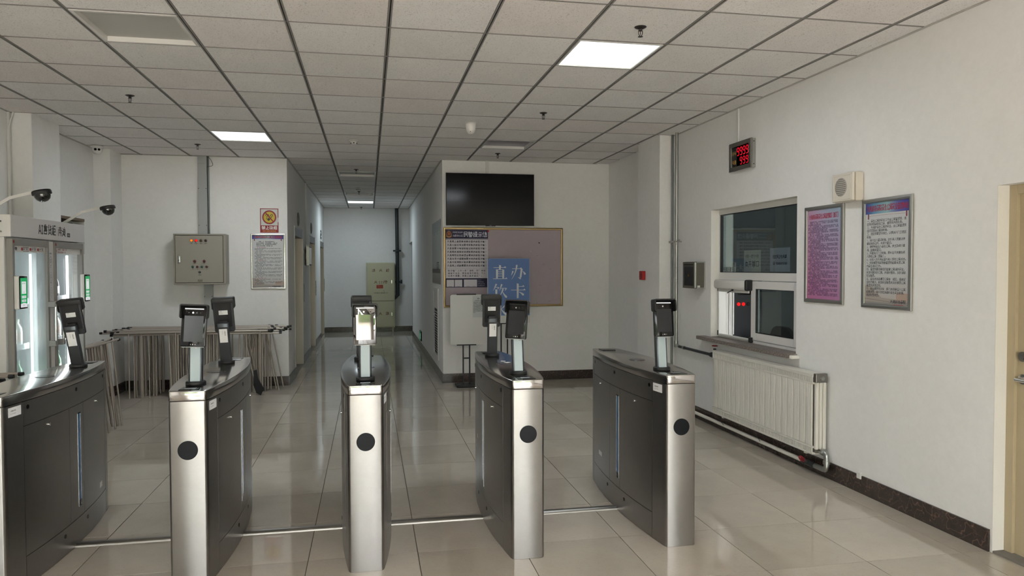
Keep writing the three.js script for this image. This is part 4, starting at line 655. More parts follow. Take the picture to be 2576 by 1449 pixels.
// ---------------------------------------------------------------- right wall
const onRight = (name, label, cat, y, z, group) => thing(name, label, cat, [XR, y, z], RIGHT, group);   // local x = along +z of the room, local z = out of the wall
{
  // door_1 in its plastered reveal
  const d = structGroup('door_1'), [d0, d1, dy] = holes.door;
  mesh('door_leaf', [box(XR + 0.09, XR + 0.13, 0.012, dy - 0.01, d0 + 0.05, d1 - 0.05)], M.beigeDoor, d);
  mesh('door_frame', [rbox(XR + 0.072, XR + 0.14, 0.0, dy, d0 - 0.0, d0 + 0.052, 0.003), rbox(XR + 0.072, XR + 0.14, 0, dy, d1 - 0.052, d1, 0.003), rbox(XR + 0.072, XR + 0.14, dy - 0.052, dy, d0 + 0.052, d1 - 0.052, 0.003)], M.beigeDoor, d);
  mesh('threshold', rbox(XR + 0.0, XR + 0.22, 0, 0.012, d0, d1, 0.002), std({ color: 0x77726b, roughness: 0.8 }), d);
  mesh('plaster_edge', [rbox(XR - 0.002, XR + 0.075, 0.002, dy, d0 - 0.004, d0 + 0.0015, 0.001, 1)], M.jamb, d);
  const y = 0.972, z = -3.292, x = XR + 0.089, h = mesh('door_handle', [disc(0, 0, 0, 0.027, 0.01, 26).rotateY(-Math.PI / 2).translate(x, y, z), rod(V(x - 0.008, y, z), V(x - 0.048, y, z), 0.0105, 14), tube([[x - 0.048, y, z - 0.004], [x - 0.05, y - 0.002, z + 0.11]], 0.0095, 12, 0.01), new THREE.SphereGeometry(0.0105, 14, 10).translate(x - 0.048, y, z - 0.003)], M.chrome, d);
  mesh('door_lock', [disc(0, 0, 0, 0.027, 0.012, 26).rotateY(-Math.PI / 2).translate(x, y + 0.122, z), disc(0, 0, 0, 0.017, 0.01, 20).rotateY(-Math.PI / 2).translate(x - 0.011, y + 0.122, z), box(x - 0.024, x - 0.02, y + 0.112, y + 0.13, z - 0.002, z + 0.002)], M.aluDark, d);
}
{
  // window_1: hatch of the duty room, upper fixed light, sliding sash, roller shutter, stone sill
  const win = structGroup('window_1'), [a, b, y0, y1] = holes.window, X = 3.45, F = (z0, z1, q0, q1, d0 = 0, d1 = 0.06) => rbox(X + d0, X + d1, q0, q1, z0, z1, 0.004);
  mesh('window_frame', [F(a, b, 2.096, y1), F(a, b, 1.455, 1.53), F(a, b, y0, 0.907), F(a, a + 0.032, 0.907, 1.455), F(b - 0.04, b, 0.907, 1.455), F(a, a + 0.032, 1.53, 2.096), F(b - 0.04, b, 1.53, 2.096)], M.whiteGloss, win);
  mesh('pane', box(X + 0.028, X + 0.034, 1.53, 2.096, a + 0.032, b - 0.04), M.glassDark, win);
  mesh('glazing_bead', [box(X - 0.001, X + 0.03, 1.527, 1.533, a + 0.03, b - 0.04), box(X - 0.001, X + 0.03, 2.093, 2.099, a + 0.03, b - 0.04), box(X - 0.001, X + 0.03, 1.53, 2.096, a + 0.03, a + 0.036)], M.black, win);
  const sash = mesh('sash', [F(-6.127, -6.036, 0.912, 1.45, -0.008, 0.03), F(-5.44, -5.34, 0.912, 1.45, -0.008, 0.03), F(-6.036, -5.44, 1.378, 1.45, -0.008, 0.03), F(-6.036, -5.44, 0.912, 0.984, -0.008, 0.03)], M.whiteGloss, win);
  mesh('pane', box(X + 0.01, X + 0.015, 0.98, 1.38, -6.04, -5.44), M.glassDark, sash);
  mesh('sash_gasket', [box(X - 0.0095, X + 0.012, 0.981, 0.987, -6.04, -5.44), box(X - 0.0095, X + 0.012, 1.375, 1.381, -6.04, -5.44), box(X - 0.0095, X + 0.012, 0.984, 1.378, -6.04, -6.033)], M.black, sash);
  const roller = mesh('roller_shutter', [slab(roundRect(0.07, 0.088, 0.026), 0.6, 0.004).translate(0, 0, 0).translate(X - 0.036, 1.412, -6.735)], M.whiteGloss, win);
  mesh('shutter_slat', [rbox(X - 0.03, X - 0.012, 1.336, 1.366, -6.725, -6.14, 0.006), rbox(X - 0.03, X - 0.012, 1.352, 1.38, -6.725, -6.14, 0.006)], M.white, roller);
  mesh('shutter_cap', rbox(X - 0.074, X + 0.004, 1.36, 1.462, -6.138, -6.1, 0.016, 3), M.black, roller);
  mesh('shutter_cap', rbox(X - 0.03, X - 0.006, 0.9, 0.95, -6.74, -6.715, 0.004), M.black, roller);
  mesh('shutter_cap', rbox(X - 0.03, X - 0.006, 1.34, 1.385, -6.738, -6.722, 0.004), M.black, roller);
  mesh('shutter_cap', rbox(X - 0.03, X - 0.002, 0.885, 0.935, -6.135, -6.09, 0.008), M.black, roller);
  mesh('shutter_track', [rbox(X - 0.028, X - 0.004, 0.9, 1.36, -6.735, -6.71, 0.003), rbox(X - 0.024, X - 0.004, 0.9, 0.918, -6.72, -6.13, 0.003)], M.white, roller);
  mesh('crank_lever', [rod(V(X - 0.05, 1.358, -6.4), V(X - 0.07, 1.33, -6.46), 0.004, 8), new THREE.SphereGeometry(0.011, 12, 8).translate(X - 0.05, 1.36, -6.395)], M.black, roller);
  const ribs = []; for (let k = 0; k < 5; k++) ribs.push(rbox(X + 0.062 + k * 0.02, X + 0.076 + k * 0.02, 0.9, 1.455, -6.77, -6.742 - (k % 2) * 0.006, 0.002, 1));
  mesh('inner_track', ribs, M.whiteGloss, win);
  mesh('reveal', [box(XR + 0.001, XR + 0.24, 0.885, y1, a - 0.004, a + 0.003), box(XR + 0.001, X, y1 - 0.004, y1 + 0.004, a, b)], M.jamb, win);
  mesh('window_sill', [rbox(3.272, X + 0.002, 0.848, 0.882, -6.905, -5.262, 0.004)], M.granite, win);
  mesh('sill_plaster', rbox(3.29, 3.364, 0.845, 0.874, -5.258, -5.225, 0.006), M.jamb, win);
}
{
  // the dim duty room behind the hatch
  struct('wall_duty_side', [box(6.6, 6.7, 0, 2.9, -9.5, -5.6), box(6.6, 6.7, 0, 0.9, -5.6, -3.9), box(6.6, 6.7, 2.2, 2.9, -5.6, -3.9), box(6.6, 6.7, 0, 2.9, -3.9, -3.6)], M.darkRoom);  // unseen opening in this wall added to brighten the room with daylight
  struct('wall_duty_back', box(XR + 0.24, 6.7, 0, 2.9, -9.6, -9.5), M.darkRoom); struct('wall_duty_front', box(XR + 0.24, 6.7, 0, 2.9, -3.6, -3.5), M.darkRoom);
  struct('ceiling_duty_room', box(XR + 0.24, 6.7, 2.8, 2.9, -9.6, -3.5), M.darkRoom); struct('floor_duty_room', box(XR + 0.24, 6.7, -0.05, 0, -9.6, -3.5), M.darkRoom);
  const cab = thing('control_cabinet', 'dark control cabinet with two glowing red lamps seen through the hatch', 'cabinet', [4.9, 0, -9.2], 0);
  mesh('cabinet_box', rbox(-0.85, 0.32, 0, 1.5, -0.2, 0.2, 0.006), M.darkCab, cab);
  mesh('meter', rbox(-0.035, 0.2, 1.205, 1.285, 0.2, 0.21, 0.003), M.gloss, cab);
  for (const x of [-0.023, 0.047]) mesh('indicator_lamp', new THREE.SphereGeometry(0.024, 18, 12).scale(1, 1, 0.5).translate(x, 1.08, 0.203), M.lampRed, cab);
  mesh('indicator_lamp', new THREE.SphereGeometry(0.024, 18, 12).scale(1, 1, 0.5).translate(0.117, 1.08, 0.203), M.black, cab);
  const ac = thing('air_conditioner', 'pale wall air conditioner on the far side of the duty room', 'air conditioner', [6.598, 1.95, -8.2], RIGHT);
  mesh('unit', rbox(-0.42, 0.42, 0, 0.28, 0, 0.2, 0.03, 3), M.white, ac); mesh('louvre', rbox(-0.38, 0.38, 0.015, 0.03, 0.16, 0.205, 0.004), M.greyBoxDark, ac);
  const ch = thing('office_chair', 'rounded dark chair back behind the right sash of the hatch', 'chair', [5.2, 0, -8.42], RIGHT);
  mesh('backrest', slab(roundRect(0.5, 0.4, 0.16), 0.06, 0.02).translate(0, 0.62, 0), M.blackMatt, ch); mesh('seat', rbox(-0.25, 0.25, 0.38, 0.44, 0.02, 0.5, 0.025), M.blackMatt, ch); mesh('stem', rod(V(0, 0.06, 0.25), V(0, 0.385, 0.25), 0.03, 12), M.black, ch); mesh('spine', rod(V(0, 0.4, 0.03), V(0, 0.5, 0.03), 0.02, 8), M.black, ch);
  for (let k = 0; k < 5; k++) { const q = (k / 5) * Math.PI * 2; mesh('foot', rod(V(0, 0.07, 0.25), V(0.28 * Math.cos(q), 0.035, 0.25 + 0.28 * Math.sin(q)), 0.022, 8), M.black, ch); }
  // papers standing against the panes
  const paper = (name, label, z0, z1, y0, y1, p, group) => tag(mesh(name, sheet(z1 - z0, y1 - y0, 0.001).rotateY(RIGHT).translate(3.4835, (y0 + y1) / 2, (z0 + z1) / 2), printed(p, { roughness: 0.8 }), scene), label, 'paper', group);
  paper('notice_paper', 'crinkled white notice with handwritten characters behind the upper hatch pane', -6.33, -6.03, 1.532, 1.735, print(300, 210, (c, w, h) => { c.fillStyle = '#cfcfc8'; c.fillRect(0, 0, w, h); c.strokeStyle = '#55565a'; write(c, '钥匙一律不外借', 26, 42, 33, { weight: 0.07, gap: 0.02, style: 2 }); c.strokeStyle = '#2a2b2e'; write(c, '免开尊口', 16, 102, 62, { weight: 0.07, gap: 0.06, style: 2 }); }));
  paper('notice_paper', 'bluish white notice with a telephone number behind the upper hatch pane', -5.875, -5.565, 1.54, 1.745, print(310, 210, (c, w, h) => { c.fillStyle = '#b9bcca'; c.fillRect(0, 0, w, h); c.strokeStyle = '#24262e'; c.fillStyle = '#24262e'; write(c, '值班员正在巡楼', 44, 62, 30, { weight: 0.11, gap: 0.04 }); write(c, '请', 46, 122, 30, { weight: 0.11 }); c.font = 'bold 32px sans-serif'; c.save(); c.translate(90, 150); c.scale(0.92, 1); c.fillText('15040416169', 0, 0); c.restore(); }));
  [-6.72, -6.64, -6.555].forEach((z, k) => paper('photo_card', 'small white card with a dark figure stuck low on the hatch pane', z, z + 0.07, 1.535, 1.58, print(70, 46, (c) => { c.fillStyle = '#d5d6d2'; c.fillRect(0, 0, 70, 46); c.fillStyle = '#26272b'; c.beginPath(); c.arc(52, 13, 6, 0, 7); c.fill(); c.fillRect(48, 14, 8, 20); c.fillRect(44, 32, 18, 6); c.fillStyle = '#8d8f90'; c.fillRect(10, 24, 22, 5); }), 'cards on the hatch pane'));
}
{
  // red digit display with its conduit
  const z0 = -6.31, z1 = -5.915, y0 = 2.462, y1 = 2.722, zc = (z0 + z1) / 2, yc = (y0 + y1) / 2, t = onRight('digit_display', 'grey framed display with red digits 9999 above the hatch window', 'display', yc, zc), w = z1 - z0, h = y1 - y0;
  mesh('case', rbox(-w / 2 + 0.004, w / 2 - 0.004, -h / 2 + 0.004, h / 2 - 0.004, 0, 0.04, 0.002), M.alu, t);
  mesh('frame', frameGeo(w, h, 0.04, 0.018).translate(0, 0, 0.034), M.aluDark, t);
  mesh('screw', [disc(0, 0, 0, 0.005, 0.003, 8).rotateY(Math.PI / 2).translate(w / 2 - 0.004, 0.1, 0.02), disc(0, 0, 0, 0.005, 0.003, 8).rotateY(Math.PI / 2).translate(w / 2 - 0.004, -0.1, 0.02)], M.black, t);
  const label = print(90, 180, (c, W, H) => { c.fillStyle = '#0c0d12'; c.fillRect(0, 0, W, H); c.strokeStyle = '#b98a3c'; write(c, '房号', 2, 34, 38, { weight: 0.12, gap: 0.08 }); write(c, '电量', 2, 122, 38, { weight: 0.12, gap: 0.08 }); });
  const face = mesh('screen', box(-w / 2 + 0.038, w / 2 - 0.038, -h / 2 + 0.038, h / 2 - 0.038, 0.036, 0.04), M.gloss, t);
  mesh('screen_label', sheet(0.085, 0.17, 0.0006).translate(-w / 2 + 0.083, 0, 0.0402), printed(label, { roughness: 0.3 }), face);
  const segs = (x, y, s) => { const g = [], H = s, W2 = s * 0.5, th = s * 0.13, hb = (px, py) => g.push(rbox(px - W2 / 2 + th * 0.5, px + W2 / 2 - th * 0.5, py - th / 2, py + th / 2, 0.0402, 0.0412, th * 0.3, 1)), vb = (px, py) => g.push(rbox(px - th / 2, px + th / 2, py - H / 4 + th * 0.4, py + H / 4 - th * 0.4, 0.0402, 0.0412, th * 0.3, 1)); hb(x, y + H / 2); hb(x, y); hb(x, y - H / 2); vb(x - W2 / 2, y + H / 4); vb(x + W2 / 2, y + H / 4); vb(x + W2 / 2, y - H / 4); return g; };
  for (let k = 0; k < 4; k++) mesh('digit', segs(-0.048 + k * 0.054, 0.042, 0.068), M.redLed, face);
  for (let k = 1; k < 4; k++) mesh('digit', segs(-0.048 + k * 0.054, -0.045, 0.062), M.redLed, face);
  tag(mesh('cable_conduit', [rbox(XR - 0.012, XR, 2.724, CEIL - 0.004, -6.245, -6.215, 0.003)], M.white, scene), 'white plastic cable conduit rising from the red digit display to the ceiling', 'conduit');
}
{
  const t = onRight('wall_speaker', 'cream wall loudspeaker box with round grille between the two posters', 'loudspeaker', 2.035, -4.6), w = 0.24, h = 0.205;
  mesh('box', rbox(-w / 2, w / 2, 0.002, h, 0, 0.062, 0.01, 3), M.plasticCream, t);
  mesh('front', rbox(-w / 2 + 0.004, w / 2 - 0.004, 0.004, h - 0.002, 0.064, 0.086, 0.012, 3), M.plasticCream, t);
  mesh('panel', frameGeo(w - 0.05, h - 0.035, 0.004, 0.004, 0.001).translate(0, h / 2, 0.085), M.plasticCream, t);
  const grille = mesh('grille', lathe([[0, 0.003], [0.062, 0.003], [0.066, 0]], 36).rotateX(Math.PI / 2).translate(-0.012, h / 2 + 0.004, 0.086), M.mesh, t);
  for (let k = -4; k <= 4; k++) { const l = Math.sqrt(Math.max(0, 0.06 ** 2 - (k * 0.0135) ** 2)); mesh('grille_slot', rbox(-0.012 - l, -0.012 + l, h / 2 + 0.004 + k * 0.0135 - 0.0024, h / 2 + 0.004 + k * 0.0135 + 0.0024, 0.0882, 0.0896, 0.0006, 1), M.enamelShade, grille); }
}
function snapFrame(t, w, h, art, bar = 0.03, m = M.alu) {
  mesh('frame', toCreasedNormals(frameGeo(w, h, bar, 0.02, 0.008), 0.5), m, t);
  mesh('print', sheet(w - 2 * bar + 0.008, h - 2 * bar + 0.008, 0.004).translate(0, 0, 0.004), art, t);
}
const rules2 = ['一、学生公寓的安全工作由公寓管理员、值', '班员协同学院保卫科、辅导员共同负责。', '二、为维护学生公寓的安全，由公寓管理员', '组织定期执行查房制度。', '三、值班员要坚守岗位，认真执行门卫值班', '制度；', '1、执行出入登记制度，对外来人员查访应', '查验有效证件，并进行登记。', '2、携带物品出入学生公寓，应主动进行查', '询，检查和登记。', '3、严格执行门卫制度，男女生不应擅自进', '入异性公寓（宿舍）。', '4、任何人均不应私留外来人员在公寓过夜。', '5、协助辅导员和宿舍管理员检查处理公寓', '内学生违纪行为。', '四、管理员要经常组织检查公寓消防安全，', '发现问题及时汇报，并做好整改，及时消除', '安全隐患。', '五、学生应自觉遵守公寓有关规定，提高安', '全防范意识，发现安全隐患应及时报告公寓', '管理员或值班员。', '六、学生辅导员及有关部门应经常深入公寓', '检查指导，有针对性地搞好学生安全教育，', '做到防患未然。'];
const filler = [...'学生公寓管理规定安全卫生制度执行检查值班人员应遵守外来登记不得在内留宿同意部门处理有关经常时间作息保护公共财物用电消防严禁违纪通报学院要求进行教育意识提高'].filter((k) => STROKES[k]);
function scenery(c, w, h, tone) {                                  // the printed misty wall and roof at the foot of the sheets
  const g = c.createLinearGradient(0, 0, 0, h); g.addColorStop(0, '#c9c9c9'); g.addColorStop(0.7, '#c2c4c3'); g.addColorStop(1, '#b3aeaa'); c.fillStyle = g; c.fillRect(0, 0, w, h);
  c.fillStyle = '#a59c94'; c.beginPath(); c.moveTo(0, h * 0.82); c.quadraticCurveTo(w * 0.12, h * 0.8, w * 0.24, h * 0.86); c.lineTo(w * 0.4, h * 0.93); c.lineTo(w, h * 0.95); c.lineTo(w, h); c.lineTo(0, h); c.fill();
  c.fillStyle = '#b09a8c'; c.fillRect(w * 0.72, h * 0.88, w * 0.28, h * 0.07); c.strokeStyle = '#6f6a66'; c.lineWidth = 4; c.beginPath(); c.moveTo(0, h * 0.945); c.bezierCurveTo(w * 0.3, h * 0.95, w * 0.6, h * 0.98, w, h * 0.965); c.stroke(); c.fillStyle = '#8e8b88'; c.fillRect(0, h * 0.975, w, h * 0.03);
}
function banner(c, w, h) { const g = c.createLinearGradient(0, 0, w, 0); g.addColorStop(0, '#33408a'); g.addColorStop(0.2, '#5f8fb0'); g.addColorStop(0.5, '#8fb6b8'); g.addColorStop(0.75, '#5a5fa0'); g.addColorStop(1, '#3a3f90'); c.fillStyle = g; c.fillRect(0, 0, w, h); c.fillStyle = '#7c2d34'; for (const x of [0.075, 0.925]) { c.fillRect(w * x - w * 0.014, h, w * 0.028, h * 0.45); } }
{
  const p2 = print(640, 1060, (c, w, h) => {
    scenery(c, w, h); banner(c, w, 118); c.strokeStyle = '#a02236'; write(c, '大连科技学院学生公寓安全管理制度', 22, 30, 62, { weight: 0.1, squeeze: 0.545, gap: 0.1 });
    c.strokeStyle = '#9d7d80'; c.lineWidth = 3; c.beginPath(); c.moveTo(46, 140); c.quadraticCurveTo(w / 2, 132, w - 46, 140); c.stroke();
    c.strokeStyle = '#2b2d32'; rules2.forEach((s, k) => write(c, s, 26, 176 + k * 33.6, 28, { weight: 0.1, style: 2, squeeze: 1.0, gap: 0.06 }));
    c.strokeStyle = '#23242e'; write(c, '大连科技学院', 380, 1002, 34, { weight: 0.12, gap: 0.05 }); c.fillStyle = '#a03b48'; c.fillRect(430, 1048, 130, 5);
  });
  const t2 = onRight('framed_poster', 'framed poster of black safety rules under a blue banner, nearest the door', 'poster', 1.669, -4.24); snapFrame(t2, 0.475, 0.74, printed(p2, { roughness: 0.35 }));
  const p1 = print(640, 1060, (c, w, h) => {
    const g = c.createLinearGradient(w, 0, w * 0.2, h); g.addColorStop(0, '#93b3c0'); g.addColorStop(0.25, '#a9a3ba'); g.addColorStop(0.55, '#ad93b0'); g.addColorStop(1, '#b06a94'); c.fillStyle = g; c.fillRect(0, 0, w, h);
    const g2 = c.createLinearGradient(0, 0, w, 0); g2.addColorStop(0, 'rgba(196,124,154,0.5)'); g2.addColorStop(0.6, 'rgba(190,140,190,0.1)'); c.fillStyle = g2; c.fillRect(0, 0, w, h);
    c.strokeStyle = '#9c1f3c'; write(c, '大连科技学院学生公寓管理规定（修订）', 34, 54, 56, { weight: 0.11, squeeze: 0.5, gap: 0.1 });
    c.strokeStyle = '#3d2b48'; let q = 9; for (let k = 0; k < 50; k++) { const first = k % 3 === 0 || k % 7 === 1; let n = first ? 26 : 28; if (k % 3 === 2) n = 12 + ((k * 7) % 14); let s = ''; for (let m = 0; m < n; m++) { q = (q * 31 + 17) % 9973; s += m && q % 9 === 0 ? '，' : filler[q % filler.length]; } write(c, s, first ? 52 : 22, 136 + k * 17.6, 15.5, { weight: 0.12, squeeze: 1.2, gap: 0.07 }); }
  });
  const t1 = onRight('framed_poster', 'framed pink and purple poster of dense rules beside the hatch window', 'poster', 1.6735, -4.915); snapFrame(t1, 0.475, 0.735, printed(p1, { roughness: 0.35 }));
}
{
  // letter box
  const t = onRight('letter_box', 'black and grey metal suggestion box between pipes and hatch window', 'letter box', 1.36, -7.04), w = 0.29, h = 0.275, d = 0.115;
  mesh('case', rbox(-w / 2, w / 2, 0, h, 0, d - 0.01, 0.012, 3), M.greyBoxDark, t);
  mesh('corner_strip', [rbox(w / 2 - 0.014, w / 2 + 0.002, 0.006, h - 0.006, d - 0.022, d, 0.006, 3), rbox(w / 2 - 0.002, w / 2 + 0.003, 0.0, h, 0, 0.012, 0.002), rbox(w / 2 - 0.002, w / 2 + 0.003, 0, 0.01, 0.0125, d - 0.023, 0.002), rbox(w / 2 - 0.002, w / 2 + 0.003, h - 0.01, h, 0.0125, d - 0.023, 0.002)], M.alu, t);
  mesh('front_frame', frameGeo(w - 0.012, h - 0.004, 0.024, 0.01, 0.002).translate(-0.004, h / 2, d - 0.011), M.greyBoxDark, t);
  const door = mesh('door', rbox(-w / 2 + 0.03, w / 2 - 0.036, 0.03, h - 0.05, d - 0.01, d - 0.004, 0.002), M.black, t);
  mesh('posting_slot', box(-w / 2 + 0.03, w / 2 - 0.036, h - 0.034, h - 0.026, d - 0.009, d - 0.0004), M.gap, t);
  mesh('lock', [disc(0.0, 0.135, d - 0.004, 0.014, 0.006, 20)], M.brass, door); mesh('key_sticker', sheet(0.03, 0.02, 0.0006).rotateY(Math.PI / 2).translate(w / 2 + 0.0005, 0.022, d - 0.045), M.paper, t);
}
{
  // heating: two risers, feed pipe, radiator, return pipe
  const xr = 3.312;
  tag(mesh('heating_pipe', [tube([[xr, CEIL + 0.05, -7.485], [xr, 0.715, -7.485], [xr, 0.715, -7.4]], 0.0165, 12, 0.04), rod(V(xr, 0.7, -7.485), V(xr, 0.77, -7.485), 0.022, 12), rod(V(xr, 0.715, -7.3), V(xr, 0.715, -7.27), 0.02, 12)], M.pipeSilver, scene), 'bright steel heating riser in the corner, turning at the height of the radiator top', 'pipe');
  tag(mesh('feed_pipe', tube([[xr, 0.715, -7.4], [xr, 0.715, -6.7], [xr, 0.715, -6.66]], 0.0155, 12, 0.02), M.pipeDark, scene), 'short dark horizontal pipe between the steel riser and the red radiator valve', 'pipe');
  tag(mesh('drain_pipe', [rod(V(3.318, 0, -7.615), V(3.318, CEIL + 0.05, -7.615), 0.0135, 12)], M.pipeGrey, scene), 'paint-flecked grey riser in the corner beside the right column', 'pipe');
  const clip = placed('pipe_clip', 'small steel clip and tap holding the two risers to the wall', 'clip', [XR, 1.86, -7.5]);
  mesh('band', [rod(V(XR, 1.86, -7.47), V(3.29, 1.86, -7.47), 0.006, 8), rbox(3.288, 3.296, 1.85, 1.87, -7.64, -7.46, 0.002), rod(V(3.3, 1.86, -7.45), V(3.3, 1.872, -7.38), 0.007, 8), rod(V(3.3, 1.86, -7.44), V(3.3, 1.82, -7.44), 0.007, 8)], M.pipeSilver, clip);
  const z0 = -6.49, z1 = -4.84, zc = (z0 + z1) / 2, L = z1 - z0, t = onRight('radiator', 'long cream panel radiator with vertical slats under the hatch window', 'radiator', 0.165, zc), f = 0.114, H = 0.615, w = L / 2;
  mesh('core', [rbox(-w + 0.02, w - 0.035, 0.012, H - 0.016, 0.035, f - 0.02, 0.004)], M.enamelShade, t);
  const n = 19, s = (L - 0.06) / n;
  for (let k = 0; k < n; k++) { const x = -w + 0.012 + k * s; mesh('slat', [rbox(x + 0.004, x + s - 0.004, 0.07, H - 0.075, f - 0.016, f, 0.006, 2), rbox(x + s * 0.4, x + s * 0.47, 0.075, H - 0.08, f - 0.002, f + 0.0012, 0.001, 1), rbox(x + s * 0.56, x + s * 0.63, 0.075, H - 0.08, f - 0.002, f + 0.0012, 0.001, 1)], M.enamel, t); }
  const strip = (y0, y1, name) => { const g = []; g.push(rbox(-w, w - 0.035, y0, y0 + 0.014, 0.03, f + 0.004, 0.003), rbox(-w, w - 0.035, y1 - 0.014, y1, 0.03, f + 0.004, 0.003)); const m = mesh(name, g, M.enamel, t), bars = []; for (let x = -w + 0.008; x < w - 0.042; x += 0.0185) bars.push(box(x, x + 0.009, y0 + 0.013, y1 - 0.013, f - 0.006, f + 0.002)); mesh('grille_bars', [rbox(-w, -w + 0.014, y0, y1, 0.03, f + 0.003, 0.002), ...bars], M.enamel, m); return m; };
  strip(H - 0.078, H - 0.012, 'top_grille'); strip(0.008, 0.07, 'bottom_grille');
  mesh('top_cover', rbox(-w, w - 0.03, H - 0.014, H, 0.02, f + 0.004, 0.004), M.enamel, t);
  mesh('end_column', [0, 1, 2].map((k) => rbox(w - 0.033, w - 0.004, 0.05, H - 0.06, 0.02 + k * 0.03, 0.047 + k * 0.03, 0.008, 2)), M.enamel, t);
  mesh('end_block', rbox(w - 0.034, w + 0.002, H - 0.062, H + 0.005, 0.016, f, 0.006), M.aluDark, t); mesh('bleed_plug', [rod(V(w, H - 0.03, 0.065), V(w + 0.014, H - 0.03, 0.065), 0.017, 6), rod(V(w, H - 0.03, 0.065), V(w + 0.022, H - 0.03, 0.065), 0.009, 12)], M.pipeSilver, t);
  mesh('bracket', [rbox(-w + 0.12, -w + 0.15, -0.02, 0.02, 0, 0.08, 0.003), rbox(w - 0.2, w - 0.17, -0.02, 0.02, 0, 0.08, 0.003)], M.enamel, t);
  const wheel = (o) => { const g = [new THREE.TorusGeometry(0.024, 0.0048, 8, 24)]; for (let k = 0; k < 4; k++) g.push(rod(V(0, 0, 0), V(0.024 * Math.cos((k * Math.PI) / 2), 0.024 * Math.sin((k * Math.PI) / 2), 0), 0.0035, 6)); g.push(rod(V(0, 0, -0.004), V(0, 0, 0.006), 0.007, 8)); return join(g).applyMatrix4(o); };
  const valve = placed('radiator_valve', 'feed valve with red handwheel at the far top corner of the radiator', 'valve', [xr, 0.7, -6.58]);
  mesh('valve_body', [rod(V(xr, 0.715, -6.64), V(xr, 0.715, -6.49), 0.021, 12), rod(V(xr, 0.715, -6.575), V(xr, 0.785, -6.575), 0.014, 12), rod(V(xr, 0.745, -6.575), V(xr, 0.76, -6.575), 0.02, 6), rod(V(xr, 0.715, -6.65), V(xr, 0.715, -6.62), 0.026, 6), rod(V(xr, 0.715, -6.52), V(xr, 0.715, -6.49), 0.026, 6)], M.pipeDark, valve);
  mesh('handwheel', wheel(new THREE.Matrix4().makeTranslation(xr, 0.81, -6.575).multiply(new THREE.Matrix4().makeRotationX(Math.PI / 2))), M.red, valve);
  const yb = 0.072, xb = 3.31;
  tag(mesh('return_pipe', [tube([[xb, yb, -7.9 + 0.42], [xb, yb, -5.06]], 0.0165, 12, 0.02)], M.enamel, scene), 'white heating return pipe running low along the baseboard', 'pipe');
  tag(mesh('wire_hanger', [curve([[3.258, 0.235, -5.71], [3.262, 0.15, -5.72], [3.29, 0.09, -5.7], [3.31, 0.052, -5.69], [3.332, 0.075, -5.68]], 0.0022, 20, 5)], M.black, scene), 'thin dark wire looped round the return pipe under the middle of the radiator', 'wire', 'wires round the return pipe');
  tag(mesh('wire_hanger', [curve([[3.262, 0.2, -6.38], [3.27, 0.13, -6.4], [3.29, 0.09, -6.36], [3.31, 0.052, -6.34], [3.332, 0.075, -6.33]], 0.0022, 20, 5)], M.black, scene), 'thin dark wire looped round the return pipe at the far end of the radiator', 'wire', 'wires round the return pipe');
  const v2 = placed('radiator_valve', 'return valve with red handwheel and elbow at the near bottom corner of the radiator', 'valve', [xb, yb, -4.95]);
  mesh('valve_body', [rod(V(xb, yb, -5.09), V(xb, yb, -4.93), 0.022, 12), rod(V(xb, yb, -5.07), V(xb, yb, -5.045), 0.028, 6), rod(V(xb, yb, -4.97), V(xb, yb, -4.945), 0.028, 6), rod(V(xb, yb, -5.01), V(xb - 0.05, yb + 0.03, -5.01), 0.013, 10)], M.pipeDark, v2);
  mesh('elbow_pipe', [tube([[xb, yb, -4.93], [xb, yb, -4.79], [xb, 0.2, -4.79], [xb, 0.2, -4.87]], 0.02, 14, 0.035), rod(V(xb, 0.12, -4.79), V(xb, 0.145, -4.79), 0.026, 14), rod(V(xb, 0.2, -4.84), V(xb, 0.2, -4.815), 0.026, 14)], M.pipeSilver, v2);
  mesh('handwheel', wheel(new THREE.Matrix4().makeTranslation(xb - 0.06, yb + 0.036, -5.01).multiply(new THREE.Matrix4().makeRotationY(-Math.PI / 2 + 0.3)).multiply(new THREE.Matrix4().makeRotationX(0.5))), M.red, v2);
  const nib = tag(mesh('pipe_stub', [rbox(XR - 0.022, XR, 0.1, 0.145, -4.5, -4.455, 0.006)], M.white, scene), 'small white plaster-daubed stub above the marble baseboard below the posters', 'stub');
  const al = thing('fire_alarm_button', 'small red fire alarm button box on the side of the right column', 'alarm button', [3.185, 1.43, -8.12], RIGHT);
  mesh('box', rbox(-0.055, 0.055, 0, 0.105, 0, 0.04, 0.006), M.redBright, al); mesh('press_plate', rbox(-0.03, 0.03, 0.03, 0.08, 0.039, 0.044, 0.003), M.red, al); mesh('key_hole', disc(0, 0.016, 0.04, 0.006, 0.002, 10), M.black, al);
}
